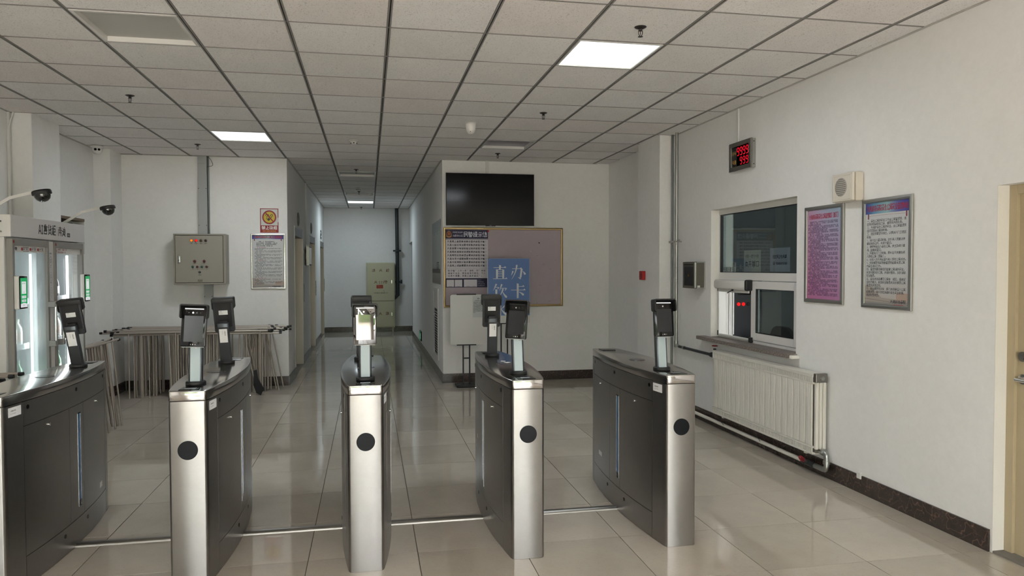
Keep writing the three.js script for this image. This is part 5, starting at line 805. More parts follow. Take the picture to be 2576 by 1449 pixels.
// ---------------------------------------------------------------- wall with the television and notice board
{
  const x0 = 1.032, x1 = 2.256, y0 = 2.155, y1 = 2.866, w = x1 - x0, h = y1 - y0, t = thing('television', 'large black flat television mounted above the notice board', 'television', [(x0 + x1) / 2, (y0 + y1) / 2, ZB]);
  mesh('back_shell', [rbox(-w / 2 + 0.06, w / 2 - 0.06, -h / 2 + 0.05, h / 2 - 0.08, 0.012, 0.05, 0.01), rbox(-w / 2 + 0.01, w / 2 - 0.01, -h / 2 + 0.01, h / 2 - 0.01, 0.045, 0.058, 0.004)], M.black, t);
  mesh('bezel', frameGeo(w, h, 0.008, 0.018, 0.002).translate(0, 0, 0.056), M.black, t);
  mesh('screen', box(-w / 2 + 0.006, w / 2 - 0.006, -h / 2 + 0.006, h / 2 - 0.006, 0.06, 0.07), phys({ color: 0x0c0d0f, roughness: 0.12, specularIntensity: 0.6 }), t);
  mesh('receiver', rbox(-0.07, 0.07, -h / 2 - 0.008, -h / 2 + 0.004, 0.05, 0.07, 0.003), M.black, t); mesh('emblem', rbox(-0.012, 0.012, -h / 2 + 0.001, -h / 2 + 0.005, 0.0735, 0.0745, 0.0004, 1), M.alu, t);
  mesh('wall_mount', rbox(-0.2, 0.2, -0.15, 0.15, 0, 0.015, 0.003), M.aluDark, t);
  tag(mesh('cable_trunking', rbox(1.588, 1.632, 2.868, CEIL - 0.004, ZB, ZB + 0.014, 0.003), M.white, scene), 'narrow white cable trunking from the television up to the ceiling', 'trunking');
}
{
  const x0 = 0.999, x1 = 2.684, y0 = 1.036, y1 = 2.132, w = x1 - x0, h = y1 - y0, t = thing('notice_board', 'pinkish notice board with worn gold frame below the television', 'notice board', [(x0 + x1) / 2, (y0 + y1) / 2, ZB]);
  mesh('frame', toCreasedNormals(frameGeo(w, h, 0.03, 0.024, 0.008), 0.5), M.gold, t);
  const board = print(1024, 640, (c, W, H) => {
    c.fillStyle = '#b1a4aa'; c.fillRect(0, 0, W, H);
    let q = 77; const r = () => (q = (Math.imul(q, 1103515245) + 12345) & 0x7fffffff) / 0x7fffffff;
    for (let k = 0; k < 120; k++) { c.fillStyle = `rgba(${170 + r() * 20},${158 + r() * 18},${166 + r() * 16},0.18)`; c.beginPath(); c.arc(r() * W, r() * H, 10 + r() * 50, 0, 7); c.fill(); }
    c.strokeStyle = 'rgba(90,78,86,0.55)'; for (let k = 0; k < 46; k++) { c.lineWidth = 1 + r() * 2.2; const x = r() * W, y = r() < 0.5 ? r() * H : H * (0.8 + r() * 0.2); c.beginPath(); c.moveTo(x, y); c.quadraticCurveTo(x + r() * 20 - 10, y + r() * 16 - 8, x + r() * 40 - 16, y + r() * 14 - 7); c.stroke(); }
    c.fillStyle = 'rgba(84,70,74,0.6)'; c.beginPath(); c.ellipse(690, 470, 22, 11, -0.4, 0, 7); c.fill(); c.fillStyle = 'rgba(70,62,66,0.6)'; c.fillRect(612, 398, 26, 8); c.fillRect(604, 440, 10, 34);
    c.strokeStyle = 'rgba(96,84,92,0.8)'; c.lineWidth = 2; c.beginPath(); c.moveTo(646, 352); c.bezierCurveTo(658, 342, 660, 366, 672, 350); c.lineTo(690, 352); c.stroke();
    c.fillStyle = '#2b2320'; c.beginPath(); c.ellipse(827, 110, 7, 5, 0.3, 0, 7); c.fill(); c.strokeStyle = 'rgba(210,200,205,0.6)'; c.lineWidth = 4; c.beginPath(); c.moveTo(742, 176); c.lineTo(758, 190); c.stroke();
  });
  mesh('board', sheet(w - 0.06, h - 0.06, 0.008).translate(0, 0, 0.002), printed(board, { roughness: 0.7 }), t);
  mesh('peeling_trim', [rbox(-0.29, -0.2, h / 2 - 0.03, h / 2 - 0.012, 0.018, 0.034, 0.005), rbox(-w / 2 + 0.03, -w / 2 + 0.12, h / 2 - 0.02, h / 2 - 0.004, 0.02, 0.03, 0.004)], M.gold, t);
  mesh('pin', new THREE.SphereGeometry(0.014, 12, 10).translate(-0.222, h / 2 - 0.05, 0.016), M.redBright, t);
}
{
  const lines = ['凡是网上兼职刷单刷信誉的就是诈骗！', '凡是公检法电话要求转账的就是诈骗！', '凡是索要卡号密码验证码的就是诈骗！', '凡是网友推荐投资理财类的就是诈骗！', '凡是网恋后各种理由要钱的就是诈骗！', '凡是信用卡提额度要交钱的就是诈骗！', '凡是中奖领取补贴先要钱的就是诈骗！', '凡是网上贷款需要先交钱的就是诈骗！'];
  const p = print(860, 1150, (c, w, h) => {
    c.fillStyle = '#d0ccd2'; c.fillRect(0, 0, w, h); c.fillStyle = '#241f3f'; c.fillRect(0, 0, w, 176); c.fillRect(0, 184, w, 8);
    // round gold badge
    c.fillStyle = '#a9774c'; c.beginPath(); c.moveTo(16, 140); c.quadraticCurveTo(10, 60, 44, 34); c.lineTo(70, 18); c.lineTo(98, 34); c.quadraticCurveTo(134, 60, 128, 140); c.quadraticCurveTo(72, 172, 16, 140); c.fill();
    c.fillStyle = '#1f1a2e'; c.beginPath(); c.arc(72, 84, 44, 0, 7); c.fill(); c.fillStyle = '#8e2f2a'; c.beginPath(); c.arc(72, 80, 32, 0, 7); c.fill(); c.strokeStyle = '#b9854f'; c.lineWidth = 5; c.stroke(); c.fillStyle = '#c08a52'; c.fillRect(58, 82, 28, 14); c.fillRect(62, 74, 20, 6); for (let k = -2; k <= 2; k++) { c.beginPath(); c.arc(72 + k * 9, 66 - (k ? 0 : 6) + Math.abs(k) * 2, k ? 3 : 5, 0, 7); c.fill(); }
    c.fillStyle = '#c99862'; c.fillRect(34, 138, 76, 10);
    c.strokeStyle = '#cfd0dc'; c.fillStyle = '#cfd0dc'; write(c, '开发区派出所', 144, 32, 35, { weight: 0.1, gap: 0.02, squeeze: 0.96 }); write(c, '海霞责任区', 146, 98, 40, { weight: 0.1, gap: 0.06 }); write(c, '民警提示您', 362, 38, 104, { weight: 0.12, squeeze: 0.88, gap: 0.06 });
    c.strokeStyle = '#2b2a3a'; lines.forEach((s, k) => write(c, s, 38, 214 + k * 68.6, 38, { weight: 0.145, gap: 0.25 }));
    c.setLineDash([9, 6]); c.lineWidth = 2.5; c.beginPath(); c.moveTo(18, 770); c.lineTo(w - 14, 770); c.stroke(); c.setLineDash([]);
    ['防诈骗“三不一多”原则：即“未知', '链接不点击、陌生来电不轻信、个人', '信息不透露、转账汇款多核实”。'].forEach((s, k) => write(c, s, 50, 796 + k * 52, 36, { weight: 0.11, gap: 0.33 }));
    c.fillStyle = '#241f3f'; c.fillRect(0, 966, w, 184); c.fillStyle = '#d2ced4'; c.fillRect(20, 996, 150, 140); c.fillRect(184, 996, 150, 140); c.fillRect(368, 992, 266, 146); c.fillStyle = '#6c6b78'; for (const x of [60, 224, 420, 540]) c.fillRect(x, 1124, 70, 5);
    c.strokeStyle = '#c5c6d2'; ['下载国家反诈中心', '平安守护好生活', '全民反诈在行动', '有问题请来电'].forEach((s, k) => write(c, [...s].filter((q) => STROKES[q]).join(''), 646, 990 + k * 38, 24, { weight: 0.08, gap: 0.02 }));
  });
  tag(mesh('police_poster', sheet(0.588, 0.79, 0.0016).translate(1.322, 1.703, ZB + 0.0101), printed(p), scene), 'white and navy warning poster with gold badge pinned on the notice board', 'poster');
}
// two upright sign stands before that wall
function signStand(label, x, z, w, y0, y1, gapX, art, white) {
  const t = thing('sign_stand', label, 'sign stand', [x, 0, z]);
  mesh('base', [slab(roundRect(0.34, 0.26, 0.02), 0.028, 0.004).rotateX(-Math.PI / 2)], M.black, t);
  for (const s of [-1, 1]) mesh('post', rbox(gapX + s * 0.043 - 0.009, gapX + s * 0.043 + 0.009, 0.024, y1 - 0.1, -0.014, 0.006, 0.003), M.black, t);
  mesh('crossbar', [rbox(gapX - 0.043, gapX + 0.043, 0.365, 0.383, -0.012, 0.004, 0.003)], M.black, t);
  const board = mesh('board', slab(roundRect(w, y1 - y0, white ? 0.03 : 0.022), 0.008, 0.0025).translate(0, (y0 + y1) / 2, 0.008), art[0], t);
  if (art[1]) mesh('board_print', sheet(w - 0.012, art[2], 0.0008).translate(0, art[3], 0.0162), art[1], board);
  mesh('clamp', rbox(gapX - 0.13, gapX + 0.13, y0 - 0.01, y0 + 0.004, 0.002, 0.02, 0.002), M.black, t); if (white) mesh('clamp', rbox(gapX - 0.13, gapX + 0.13, y1 - 0.004, y1 + 0.01, 0.002, 0.02, 0.002), M.black, t);
  return t;
}
signStand('white blank board on a black stand left of the blue water sign', 1.296, -9.6, 0.486, 0.556, 1.222, -0.028, [M.white], true);
{
  const np = print(170, 260, (c, w, h) => { c.fillStyle = '#c3c7c6'; c.fillRect(0, 0, w, h); c.strokeStyle = '#44484c'; write(c, '通知', 66, 24, 16, { weight: 0.1 }); write(c, '告示', 66, 24, 16, { weight: 0.1 }); let q = 3; for (let k = 0; k < 9; k++) { let s = ''; for (let m = 0; m < (k === 8 ? 3 : 13); m++) { q = (q * 29 + 11) % 997; s += filler[q % filler.length]; } write(c, s, k ? 12 : 30, 52 + k * 18, 9.5, { weight: 0.12, gap: 0.1 }); } });
  tag(mesh('notice_paper', sheet(0.16, 0.285, 0.0008).translate(1.43, 1.06, -9.6 + 0.0162), printed(np, { roughness: 0.85 }), scene), 'pale paper notice taped to the upper right of the white blank board', 'paper');
}
{
  // 直饮水 / 办卡处 in broad printed strokes: [kind, points...] on a 100 grid
  const big = {
    直: [['h', 4, 16, 92, 16], ['v', 50, 0, 48, 32], ['v', 28, 30, 28, 92], ['v', 72, 30, 72, 92], ['h', 28, 31, 72, 31], ['h', 28, 46, 72, 46], ['h', 28, 60, 72, 60], ['h', 28, 75, 72, 75], ['h', 0, 93, 100, 93]],
    饮: [['p', 24, 0, 2, 46], ['h', 14, 24, 40, 24], ['p', 40, 23, 32, 38], ['v', 23, 38, 23, 92], ['p', 23, 92, 42, 72], ['p', 62, 2, 46, 48], ['h', 56, 30, 94, 30], ['p', 94, 29, 84, 48], ['p', 70, 34, 66, 62, 34, 96], ['n', 68, 52, 76, 76, 98, 94]],
    水: [['v', 50, 0, 50, 90], ['p', 50, 92, 36, 82], ['h', 6, 34, 34, 34], ['p', 36, 33, 28, 60, 2, 84], ['p', 88, 16, 72, 34, 54, 46], ['n', 52, 32, 68, 68, 98, 86]],
    办: [['h', 8, 26, 76, 26], ['p', 40, 0, 38, 50, 4, 98], ['v', 74, 26, 66, 86], ['p', 68, 94, 48, 84], ['p', 14, 42, 2, 72], ['n', 82, 42, 92, 52, 99, 66]],
    卡: [['v', 46, 0, 46, 100], ['h', 46, 20, 92, 20], ['h', 0, 44, 100, 44], ['n', 54, 56, 76, 66, 88, 80]],
    处: [['p', 30, 0, 22, 30, 2, 58], ['h', 24, 24, 52, 24], ['p', 52, 24, 44, 62, 6, 96], ['n', 18, 44, 40, 84, 99, 92], ['v', 70, 4, 70, 78], ['n', 72, 30, 84, 38, 94, 54]],
  };
  const draw = (c, ch, x, y, s) => {
    const X = (a) => x + a * s * 0.01, th = s * 0.125, tn = s * 0.04;
    for (const [k, ...p] of big[ch]) {
      const pts = []; for (let i = 0; i < p.length; i += 2) pts.push([X(p[i]), y + p[i + 1] * s * 0.01]);
      if (k === 'h') { const [[ax, ay], [bx_, by]] = pts; c.fillRect(ax, ay - tn / 2, bx_ - ax, tn); if (bx_ - ax > s * 0.5 || ch === '卡') { c.beginPath(); c.moveTo(bx_ - s * 0.16, by - tn / 2); c.lineTo(bx_ - s * 0.05, by - s * 0.09); c.lineTo(bx_ + s * 0.02, by + tn / 2); c.lineTo(bx_ - s * 0.16, by + tn / 2); c.fill(); } continue; }
      if (k === 'v') { const [[ax, ay], [bx_, by]] = pts, q = th * 0.5; c.beginPath(); c.moveTo(ax - q, ay - q * 0.4); c.lineTo(ax + q * 1.2, ay + q * 0.3); c.lineTo(bx_ + q, by); c.lineTo(bx_ - q, by); c.fill(); continue; }
      const n = 18, at = (t) => { if (pts.length === 2) return [pts[0][0] + (pts[1][0] - pts[0][0]) * t, pts[0][1] + (pts[1][1] - pts[0][1]) * t]; const u = 1 - t; return [u * u * pts[0][0] + 2 * u * t * pts[1][0] + t * t * pts[2][0], u * u * pts[0][1] + 2 * u * t * pts[1][1] + t * t * pts[2][1]]; }, L = [], R = [];
      for (let i = 0; i <= n; i++) { const t = i / n, a = at(Math.max(0, t - 0.02)), b = at(Math.min(1, t + 0.02)), l = Math.hypot(b[0] - a[0], b[1] - a[1]) || 1, nx = -(b[1] - a[1]) / l, ny = (b[0] - a[0]) / l, w = k === 'p' ? th * (0.95 - 0.85 * t) : th * (0.12 + 1.15 * Math.min(1, t * 1.1) * (t > 0.86 ? (1 - t) / 0.14 * 0.6 + 0.4 : 1)), m = at(t); L.push([m[0] + nx * w / 2, m[1] + ny * w / 2]); R.push([m[0] - nx * w / 2, m[1] - ny * w / 2]); }
      c.beginPath(); [...L, ...R.reverse()].forEach(([a, b], i) => c[i ? 'lineTo' : 'moveTo'](a, b)); c.fill();
    }
  };
  const p = print(560, 750, (c, w, h) => {
    c.fillStyle = '#5b7ab2'; c.fillRect(0, 0, w, h); c.fillStyle = '#d8d9dc'; c.strokeStyle = '#d8d9dc';
    ['直', '饮', '水'].forEach((k, i) => draw(c, k, 68, 88 + i * 246, 190)); ['办', '卡', '处'].forEach((k, i) => draw(c, k, 310, 84 + i * 246, 194));
    c.strokeStyle = 'rgba(200,205,215,0.55)'; c.lineWidth = 1.5; c.beginPath(); c.moveTo(456, 262); c.lineTo(500, 330); c.moveTo(556, 270); c.lineTo(524, 400); c.moveTo(550, 520); c.lineTo(522, 640); c.moveTo(24, 8); c.lineTo(4, 40); c.stroke();
  });
  signStand('blue board with large white characters on a black stand before the notice board', 1.846, -9.62, 0.582, 0.83, 1.703, -0.06, [M.white, printed(p, { roughness: 0.5 }), 0.766, 1.318], false);
}
// ---------------------------------------------------------------- left back wall
{
  const w = 0.63, h = 0.645, d = 0.23, t = thing('control_box', 'grey steel control box with coloured lamps and buttons on the left back wall', 'control box', [-2.128, 1.375, ZL]);
  mesh('case', rbox(-w / 2, w / 2, 0, h, 0, d - 0.012, 0.006), M.greyBox, t);
  mesh('rim', frameGeo(w + 0.004, h + 0.004, 0.016, 0.016, 0.003).translate(0, h / 2, d - 0.018), M.greyBox, t);
  const door = mesh('door', rbox(-w / 2 + 0.022, w / 2 - 0.034, 0.022, h - 0.022, d - 0.012, d + 0.002, 0.003), M.greyBox, t);
  mesh('door_gap', frameGeo(w - 0.048, h - 0.036, 0.008, 0.006, 0.001).translate(-0.006, h / 2, d - 0.016), M.gap, t);
  mesh('latch', [slab(roundRect(0.03, 0.1, 0.013), 0.012, 0.003).translate(-w / 2 + 0.065, h * 0.5, d + 0.0015)], M.chrome, door); mesh('latch_key', disc(-w / 2 + 0.065, h * 0.475, d + 0.013, 0.007, 0.002, 12), M.black, door);
  const X = (px) => -w / 2 + 0.022 + ((px - 108) / (1155 - 108)) * (w - 0.056), Y = (py) => h - 0.022 - ((py - 195) / (1165 - 195)) * (h - 0.044), zf = d + 0.0022;
  const lamp = (name, px, py, m, r = 0.0155) => { const o = mesh(name, lathe([[0, 0.013], [r * 0.7, 0.012], [r * 0.95, 0.006], [r, 0]], 22).rotateX(Math.PI / 2).translate(X(px), Y(py), zf), m, door); mesh('lamp_ring', new THREE.TorusGeometry(r * 1.12, r * 0.22, 8, 24).translate(X(px), Y(py), zf + 0.002), M.aluDark, o); };
  lamp('indicator_lamp', 468, 295, M.lampAmber); lamp('indicator_lamp', 572, 295, M.lampRed); lamp('indicator_lamp', 676, 296, std({ color: 0x5a4426, roughness: 0.3 })); lamp('indicator_lamp', 779, 296, std({ color: 0x43161f, roughness: 0.3 }));
  const dullRed = std({ color: 0x5d1c25, roughness: 0.35 }), dullGreen = std({ color: 0x1f5a52, roughness: 0.35 });
  lamp('indicator_lamp', 532, 725, dullRed); lamp('indicator_lamp', 740, 723, dullRed);
  for (const [px, m] of [[483, dullGreen], [586, dullRed], [687, dullGreen], [793, dullRed]]) lamp('push_button', px, 838, m, 0.013);
  lamp('key_switch', 637, 952, M.black, 0.013); mesh('key_slot', rbox(X(637) - 0.002, X(637) + 0.002, Y(952) - 0.007, Y(952) + 0.007, zf + 0.012, zf + 0.015, 0.0006, 1), M.chrome, door);
  const cap = (px, py, s, sz = 0.014) => { const pr = print(120, 30, (c, W, H) => { c.fillStyle = '#928d83'; c.fillRect(0, 0, W, H); c.strokeStyle = '#34332f'; write(c, s, 60 - s.length * 13, 3, 24, { weight: 0.1, gap: 0.04 }); }); mesh('caption', sheet(sz * 4, sz, 0.0005).translate(X(px), Y(py), zf), printed(pr), door); };
  const capA = '电机有电', list = [[468, 356, '电有'], [572, 358, '火警'], [676, 356, '备用'], [779, 357, '备电'], [532, 768, '现行'], [740, 764, '行止'], [490, 890, '开'], [590, 888, '止'], [694, 888, '开'], [796, 886, '止'], [645, 1006, '自动止']];
  for (const [px, py, s] of list) cap(px, py, s);
  mesh('maker_plate', [rbox(X(590), X(696), Y(1144), Y(1132), zf, zf + 0.0012, 0.0004, 1), ...[596, 618, 640, 662, 684].map((px) => rbox(X(px), X(px) + 0.006, Y(1140), Y(1098), zf, zf + 0.0012, 0.0004, 1))], M.greyBoxDark, door);
  const trunk = (label, x, w2, y0, y1) => { const k = placed('cable_trunking', label, 'trunking', [x, y0, ZL]); mesh('duct', rbox(x - w2 / 2, x + w2 / 2, y0, y1, ZL, ZL + 0.06, 0.004), M.trunk, k); for (let y = y0 + 0.12; y < y1 - 0.05; y += 0.48) for (const s of [-1, 1]) mesh('screw', disc(x + s * (w2 / 2 - 0.008), y, ZL + 0.06, 0.0055, 0.002, 8), M.black, k); return k; };
  const k1 = trunk('grey steel cable trunking from the control box up to the ceiling', -2.12, 0.108, 2.02, CEIL - 0.002);
  mesh('joint_plate', rbox(-2.174, -2.066, CEIL - 0.1, CEIL - 0.003, ZL + 0.058, ZL + 0.066, 0.002), M.trunk, k1); mesh('loose_cable', curve([[-2.05, CEIL - 0.01, ZL + 0.03], [-2.01, CEIL - 0.06, ZL + 0.04], [-1.995, CEIL - 0.12, ZL + 0.04], [-2.06, CEIL - 0.14, ZL + 0.03]], 0.003), M.black, k1);
  mesh('side_conduit', [rod(V(-2.052, 2.022, ZL + 0.02), V(-2.052, CEIL, ZL + 0.02), 0.011, 10)], M.pipeGrey, k1);
  trunk('grey steel cable trunking from the control box down behind the rods', -2.065, 0.108, 0.13, 1.374);
}
{
  const p = print(240, 320, (c, w, h) => {
    c.fillStyle = '#8e1626'; c.fillRect(0, 0, w, h); c.fillStyle = '#c9c8c1'; c.fillRect(10, 10, w - 20, 214); c.fillStyle = '#8e1626'; c.beginPath(); c.arc(120, 116, 92, 0, 7); c.fill(); c.fillStyle = '#c5aa2c'; c.beginPath(); c.arc(120, 116, 74, 0, 7); c.fill();
    c.strokeStyle = '#22201c'; c.lineWidth = 7; c.lineCap = 'round'; c.save(); c.translate(132, 118); c.rotate(-0.95); c.beginPath(); c.roundRect(-46, -11, 92, 22, 11); c.stroke(); c.fillStyle = '#22201c'; c.fillRect(-48, -13, 30, 26); c.restore();
    c.beginPath(); c.moveTo(70, 92); c.quadraticCurveTo(96, 66, 112, 88); c.quadraticCurveTo(116, 100, 98, 100); c.quadraticCurveTo(84, 106, 92, 122); c.stroke(); c.beginPath(); c.moveTo(84, 132); c.quadraticCurveTo(92, 144, 104, 138); c.stroke();
    c.strokeStyle = '#8e1626'; c.lineWidth = 14; c.beginPath(); c.moveTo(66, 52); c.lineTo(176, 178); c.stroke();
    c.strokeStyle = '#dfdcd6'; write(c, '禁止吸烟', 20, 232, 46, { weight: 0.13, gap: 0.1 }); c.fillStyle = '#d0a04a'; c.font = 'bold 27px sans-serif'; c.textAlign = 'center'; c.save(); c.translate(120, 308); c.scale(1.0, 1); c.fillText('NO SMOKING', 0, 0); c.restore();
    c.fillStyle = '#c9c5c0'; c.beginPath(); c.moveTo(238, 118); c.lineTo(216, 128); c.lineTo(224, 150); c.lineTo(212, 168); c.lineTo(232, 182); c.lineTo(240, 172); c.fill();
  });
  tag(mesh('no_smoking_sign', sheet(0.235, 0.322, 0.0016).translate(-1.298, 2.214, ZL), printed(p, { roughness: 0.4 }), scene), 'red and yellow no smoking sign stuck above the framed sheet on the left back wall', 'sign');
  const hp = print(560, 940, (c, w, h) => {
    scenery(c, w, h); banner(c, w, 70); c.strokeStyle = '#a02a3a'; write(c, '大连科技学院学生公寓卫生管理制度', 30, 12, 44, { weight: 0.13, squeeze: 0.68, gap: 0.04 });
    let q = 5; const row = (x, y, n, s, col, wt = 0.12) => { c.strokeStyle = col; let t = ''; for (let m = 0; m < n; m++) { q = (q * 37 + 11) % 9967; t += m && q % 8 === 0 ? '，' : filler[q % filler.length]; } write(c, t, x, y, s, { weight: wt, gap: 0.22 }); };
    row(120, 106, 13, 18, '#2f3135', 0.14); row(78, 132, 17, 18, '#2f3135', 0.14); row(78, 157, 17, 18, '#2f3135', 0.14); row(78, 182, 13, 18, '#2f3135', 0.14);
    for (let k = 0; k < 33; k++) { const y = 212 + k * 20.4, red = k === 0 || k === 11 || k === 27; row(red ? 90 : k % 3 ? 44 : 70, y, red ? 9 : k % 3 === 2 ? 7 + (k % 5) : 27, 14, red ? '#a0404a' : '#45474b', 0.11); }
    c.strokeStyle = '#26272b'; write(c, '大连科技学院', 350, 906, 24, { weight: 0.12, gap: 0.05 });
  });
  const t = thing('framed_poster', 'silver framed crinkled sheet of hygiene rules below the no smoking sign', 'poster', [-1.3185, 1.669, ZL]); snapFrame(t, 0.444, 0.74, printed(hp, { roughness: 0.5, bumpMap: dents, bumpScale: 0.01 }), 0.024, M.chrome);
}
// ---------------------------------------------------------------- corridor
holes.lift.forEach(([f, n], k) => {
  const d = structGroup('door_' + (k + 3)), a = CL - 0.24;
  mesh('lift_jamb', [box(a, CL + 0.004, 0.008, 2.06, f - 0.004, f + 0.012), box(a, CL + 0.004, 0.008, 2.06, n - 0.012, n + 0.004)], M.liftSteel, d);
  mesh('lift_lintel', [rbox(a, CL + 0.006, 2.06, 2.185, f - 0.01, n + 0.01, 0.003)], std({ color: 0x5b5a58, roughness: 0.4 }), d);
  mesh('lift_architrave', [rbox(CL - 0.002, CL + 0.008, 0.005, 2.2, n - 0.002, n + 0.045, 0.002), rbox(CL - 0.002, CL + 0.008, 0.005, 2.2, f - 0.045, f + 0.002, 0.002)], M.alu, d);
  for (const s of [0, 1]) { const m = (f + n) / 2; mesh('lift_door', rbox(a + 0.02, a + 0.055, 0.01, 2.06, s ? m + 0.002 : f + 0.012, s ? n - 0.012 : m - 0.002, 0.003), M.liftSteel, d); }
  mesh('lift_sill', box(a, CL + 0.01, -0.003, 0.004, f, n), M.aluDark, d);
  const z = [-11.64, -14.22, -16.98][k], y = 2.33, pl = thing('number_plate', ['oval dark number plate above the nearest lift doorway', 'oval dark number plate above the middle lift doorway', 'oval dark number plate above the farthest lift doorway'][k], 'number plate', [CL, y, z], LEFT);
  mesh('ring', new THREE.TorusGeometry(0.095, 0.011, 10, 36).translate(0, 0, 0.008), M.aluDark, pl); mesh('plate', disc(0, 0, 0, 0.09, 0.004, 36), M.white, pl);
  const cp = thing('call_panel', ['slim call button panel beside the nearest lift doorway', 'slim call button panel beside the middle lift doorway', 'slim call button panel beside the farthest lift doorway'][k], 'call panel', [CL, 1.02, f - 0.16], LEFT);
  mesh('plate', rbox(-0.045, 0.045, 0, 0.3, 0, 0.012, 0.004), M.aluDark, cp); for (const q of [0.1, 0.17]) mesh('button', disc(0, q, 0.012, 0.014, 0.004, 16), M.chrome, cp);
});
{
  const s = thing('wall_screen', 'thin flat screen seen edge-on between the first two lift doorways', 'screen', [CL, 1.625, -13.05], LEFT);
  mesh('frame', rbox(-0.27, 0.27, 0, 0.325, 0.03, 0.075, 0.004), M.black, s); mesh('screen', box(-0.25, 0.25, 0.02, 0.305, 0.074, 0.077), M.gloss, s); mesh('bracket', rbox(-0.1, 0.1, 0.1, 0.22, 0, 0.032, 0.003), M.aluDark, s); mesh('side_trim', rbox(0.262, 0.272, 0.0, 0.325, 0.028, 0.078, 0.002), M.alu, s); mesh('side_trim', rbox(-0.274, -0.264, 0.0, 0.325, 0.028, 0.078, 0.002), M.alu, s);
  tag(mesh('cable_conduit', [rbox(CL, CL + 0.022, 1.95, CEIL - 0.003, -13.03, -13.0, 0.003)], M.white, scene), 'white conduit running down the corridor wall to the thin flat screen', 'conduit');
}
{
  const x0 = -0.062, x1 = 0.622, t = thing('hydrant_cabinet', 'olive grey fire hydrant cabinet with red characters at the corridor end', 'cabinet', [(x0 + x1) / 2, 0, ZE + 0.016]), w = (x1 - x0) / 2, d = 0.22;
  mesh('case', [rbox(-w, w, 0.115, 1.705, 0, d, 0.006)], M.hydrant, t);
  for (const s of [-1, 1]) for (const z of [0.03, d - 0.04]) mesh('leg', rod(V(s * (w - 0.045), 0, z), V(s * (w - 0.05), 0.12, z), 0.016, 4, 0.03), M.hydrant, t);
  const text = (W, H, rows) => print(W, H, (c) => { c.fillStyle = '#b9b496'; c.fillRect(0, 0, W, H); c.strokeStyle = c.fillStyle = '#6a2a20'; for (const [s, x, y, z, o] of rows) write(c, s, x, y, z, o); });
  const top = mesh('door', rbox(-w + 0.025, w - 0.028, 0.775, 1.685, d - 0.002, d + 0.012, 0.004), M.hydrant, t), low = mesh('door', rbox(-w + 0.025, w - 0.028, 0.135, 0.74, d - 0.002, d + 0.012, 0.004), M.hydrant, t);
  const o1 = { weight: 0.1, style: 1 };
  const pa = print(620, 880, (c, W, H) => { c.fillStyle = '#b9b496'; c.fillRect(0, 0, W, H); c.strokeStyle = c.fillStyle = '#63281f'; const big = { weight: 0.14, style: 1 }; write(c, '消', 108, 118, 76, big); write(c, '火', 278, 118, 76, big); write(c, '栓', 446, 118, 76, big); write(c, '火', 158, 400, 76, big); c.font = '84px serif'; c.fillText('119', 262, 478); write(c, '警', 402, 400, 76, big); c.fillStyle = '#9c3a2c'; c.fillRect(214, 506, 156, 84); c.fillStyle = '#b96a58'; c.fillRect(236, 524, 50, 12); c.fillRect(244, 552, 90, 10); c.strokeStyle = '#4c3b30'; write(c, '大连消防水设备有限公司', 146, 684, 28, { weight: 0.1, gap: 0.1 }); write(c, '第一层'.slice(1), 356, 640, 22, { weight: 0.08 }); });
  mesh('door_print', sheet(2 * w - 0.056, 0.9, 0.0006).translate(-0.0015, 1.23, d + 0.012), printed(pa, { roughness: 0.5 }), top);
  const pb = print(620, 590, (c, W, H) => { c.fillStyle = '#b9b496'; c.fillRect(0, 0, W, H); c.strokeStyle = '#63281f'; const big = { weight: 0.14, style: 1 }; write(c, '灭', 94, 234, 76, big); write(c, '火', 262, 234, 76, big); write(c, '器', 432, 234, 76, big); });
  mesh('door_print', sheet(2 * w - 0.056, 0.597, 0.0006).translate(-0.0015, 0.437, d + 0.012), printed(pb, { roughness: 0.5 }), low);
  mesh('latch', rbox(w - 0.085, w - 0.06, 1.19, 1.28, d + 0.012, d + 0.022, 0.004), M.chrome, top); mesh('latch', rbox(w - 0.085, w - 0.06, 0.4, 0.49, d + 0.012, d + 0.022, 0.004), M.chrome, low);
  mesh('hinge', [rod(V(-w + 0.018, 0.85, d), V(-w + 0.018, 0.95, d), 0.008, 8), rod(V(-w + 0.018, 1.5, d), V(-w + 0.018, 1.6, d), 0.008, 8)], M.hydrant, t);
  const pp = placed('fire_pipe', 'thick black fire main pipe dropping beside the hydrant cabinet', 'pipe', [0.69, 0.8, ZE + 0.12]);
  mesh('pipe', [tube([[0.685, CEIL + 0.05, ZE + 0.12], [0.7, 0.85, ZE + 0.12], [0.56, 0.84, ZE + 0.12]], 0.045, 16, 0.07)], M.pipeDark, pp);
  mesh('flange', [rod(V(0.69, 1.98, ZE + 0.12), V(0.69, 2.02, ZE + 0.12), 0.1, 20)], M.pipeDark, pp); mesh('coupling', rod(V(0.698, 1.2, ZE + 0.12), V(0.698, 1.26, ZE + 0.12), 0.053, 16), M.pipeDark, pp); mesh('side_tap', [rod(V(0.698, 1.23, ZE + 0.12), V(0.8, 1.23, ZE + 0.12), 0.02, 10), rod(V(0.79, 1.19, ZE + 0.12), V(0.79, 1.28, ZE + 0.12), 0.024, 10)], M.pipeDark, pp);
}
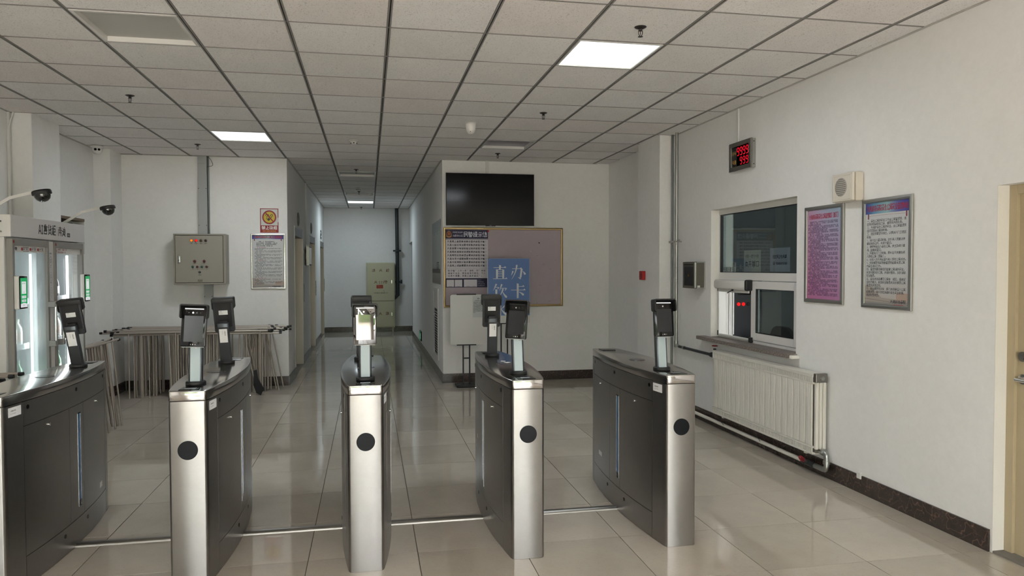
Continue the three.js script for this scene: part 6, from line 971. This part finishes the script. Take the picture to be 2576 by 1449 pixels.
{
  const pic = print(320, 230, (c, w, h) => { const g = c.createLinearGradient(0, 0, 0, h); g.addColorStop(0, '#9ea6a6'); g.addColorStop(0.7, '#a9afac'); g.addColorStop(1, '#877f76'); c.fillStyle = g; c.fillRect(0, 0, w, h); c.fillStyle = '#b5bbb9'; for (let k = 0; k < 5; k++) c.fillRect(20 + k * 60, 40 + (k % 2) * 10, 40, 120); c.fillStyle = '#5c534c'; c.fillRect(0, 176, w, 16); c.strokeStyle = '#2c2b2a'; write(c, '公寓宣', 170, 150, 30, { weight: 0.1 }); });
  const p = thing('wall_panel_picture', 'dull printed picture panel on the right wall at the corridor mouth', 'picture', [CR, 1.345, -10.78], RIGHT); mesh('panel', rbox(-0.66, 0.66, 0, 0.915, 0, 0.012, 0.003), M.aluDark, p); mesh('picture', sheet(1.3, 0.9, 0.001).translate(0, 0.4575, 0.012), printed(pic), p);
  const g = thing('wall_grille', 'white louvred grille low on the right wall at the corridor mouth', 'grille', [CR, 0.235, -10.86], RIGHT);
  mesh('frame', frameGeo(0.72, 1.04, 0.05, 0.02).translate(0, 0.52, 0), M.white, g); mesh('back', box(-0.32, 0.32, 0.04, 1.0, 0, 0.003), M.black, g); mesh('plate', rbox(-0.315, 0.315, 0.74, 1.0, 0.004, 0.014, 0.003), M.white, g);
  for (let k = 0; k < 17; k++) mesh('louvre', rbox(-0.315, 0.315, -0.015, 0.015, -0.002, 0.002, 0.001, 1).rotateX(0.7).translate(0, 0.075 + k * 0.0385, 0.012), M.white, g);
  const e = thing('exit_sign', 'small green running-man exit sign low on the right corridor wall', 'exit sign', [CR, 0.165, -14.2], RIGHT); mesh('case', rbox(-0.18, 0.18, 0, 0.19, 0, 0.02, 0.006), M.black, e);
  const ep = print(180, 90, (c, w, h) => { c.fillStyle = '#0b5a30'; c.fillRect(0, 0, w, h); c.fillStyle = '#9fe8bc'; c.beginPath(); c.arc(78, 20, 8, 0, 7); c.fill(); c.lineWidth = 9; c.strokeStyle = '#9fe8bc'; c.lineCap = 'round'; c.beginPath(); c.moveTo(74, 34); c.lineTo(70, 54); c.lineTo(54, 72); c.moveTo(70, 54); c.lineTo(88, 64); c.lineTo(86, 80); c.moveTo(58, 40); c.lineTo(96, 42); c.stroke(); c.fillRect(112, 18, 36, 58); });
  mesh('face', sheet(0.34, 0.17, 0.001).translate(0, 0.095, 0.02), std({ color: 0x000000, emissive: 0xffffff, emissiveMap: ep, emissiveIntensity: 0.5 }), e);
}
tag(mesh('cable_conduit', [rbox(XL, XL + 0.024, 0.13, CEIL - 0.004, -7.615, -7.585, 0.004), curve([[XL + 0.05, CEIL - 0.004, -7.6], [XL + 0.04, CEIL - 0.06, -7.59], [XL + 0.014, CEIL - 0.16, -7.585]], 0.008)], M.white, scene), 'white conduit running down the corner beside the left column', 'conduit');
scene.traverse((o) => { if (o.isLight) o.castShadow = true; });
renderer.render(scene, camera);
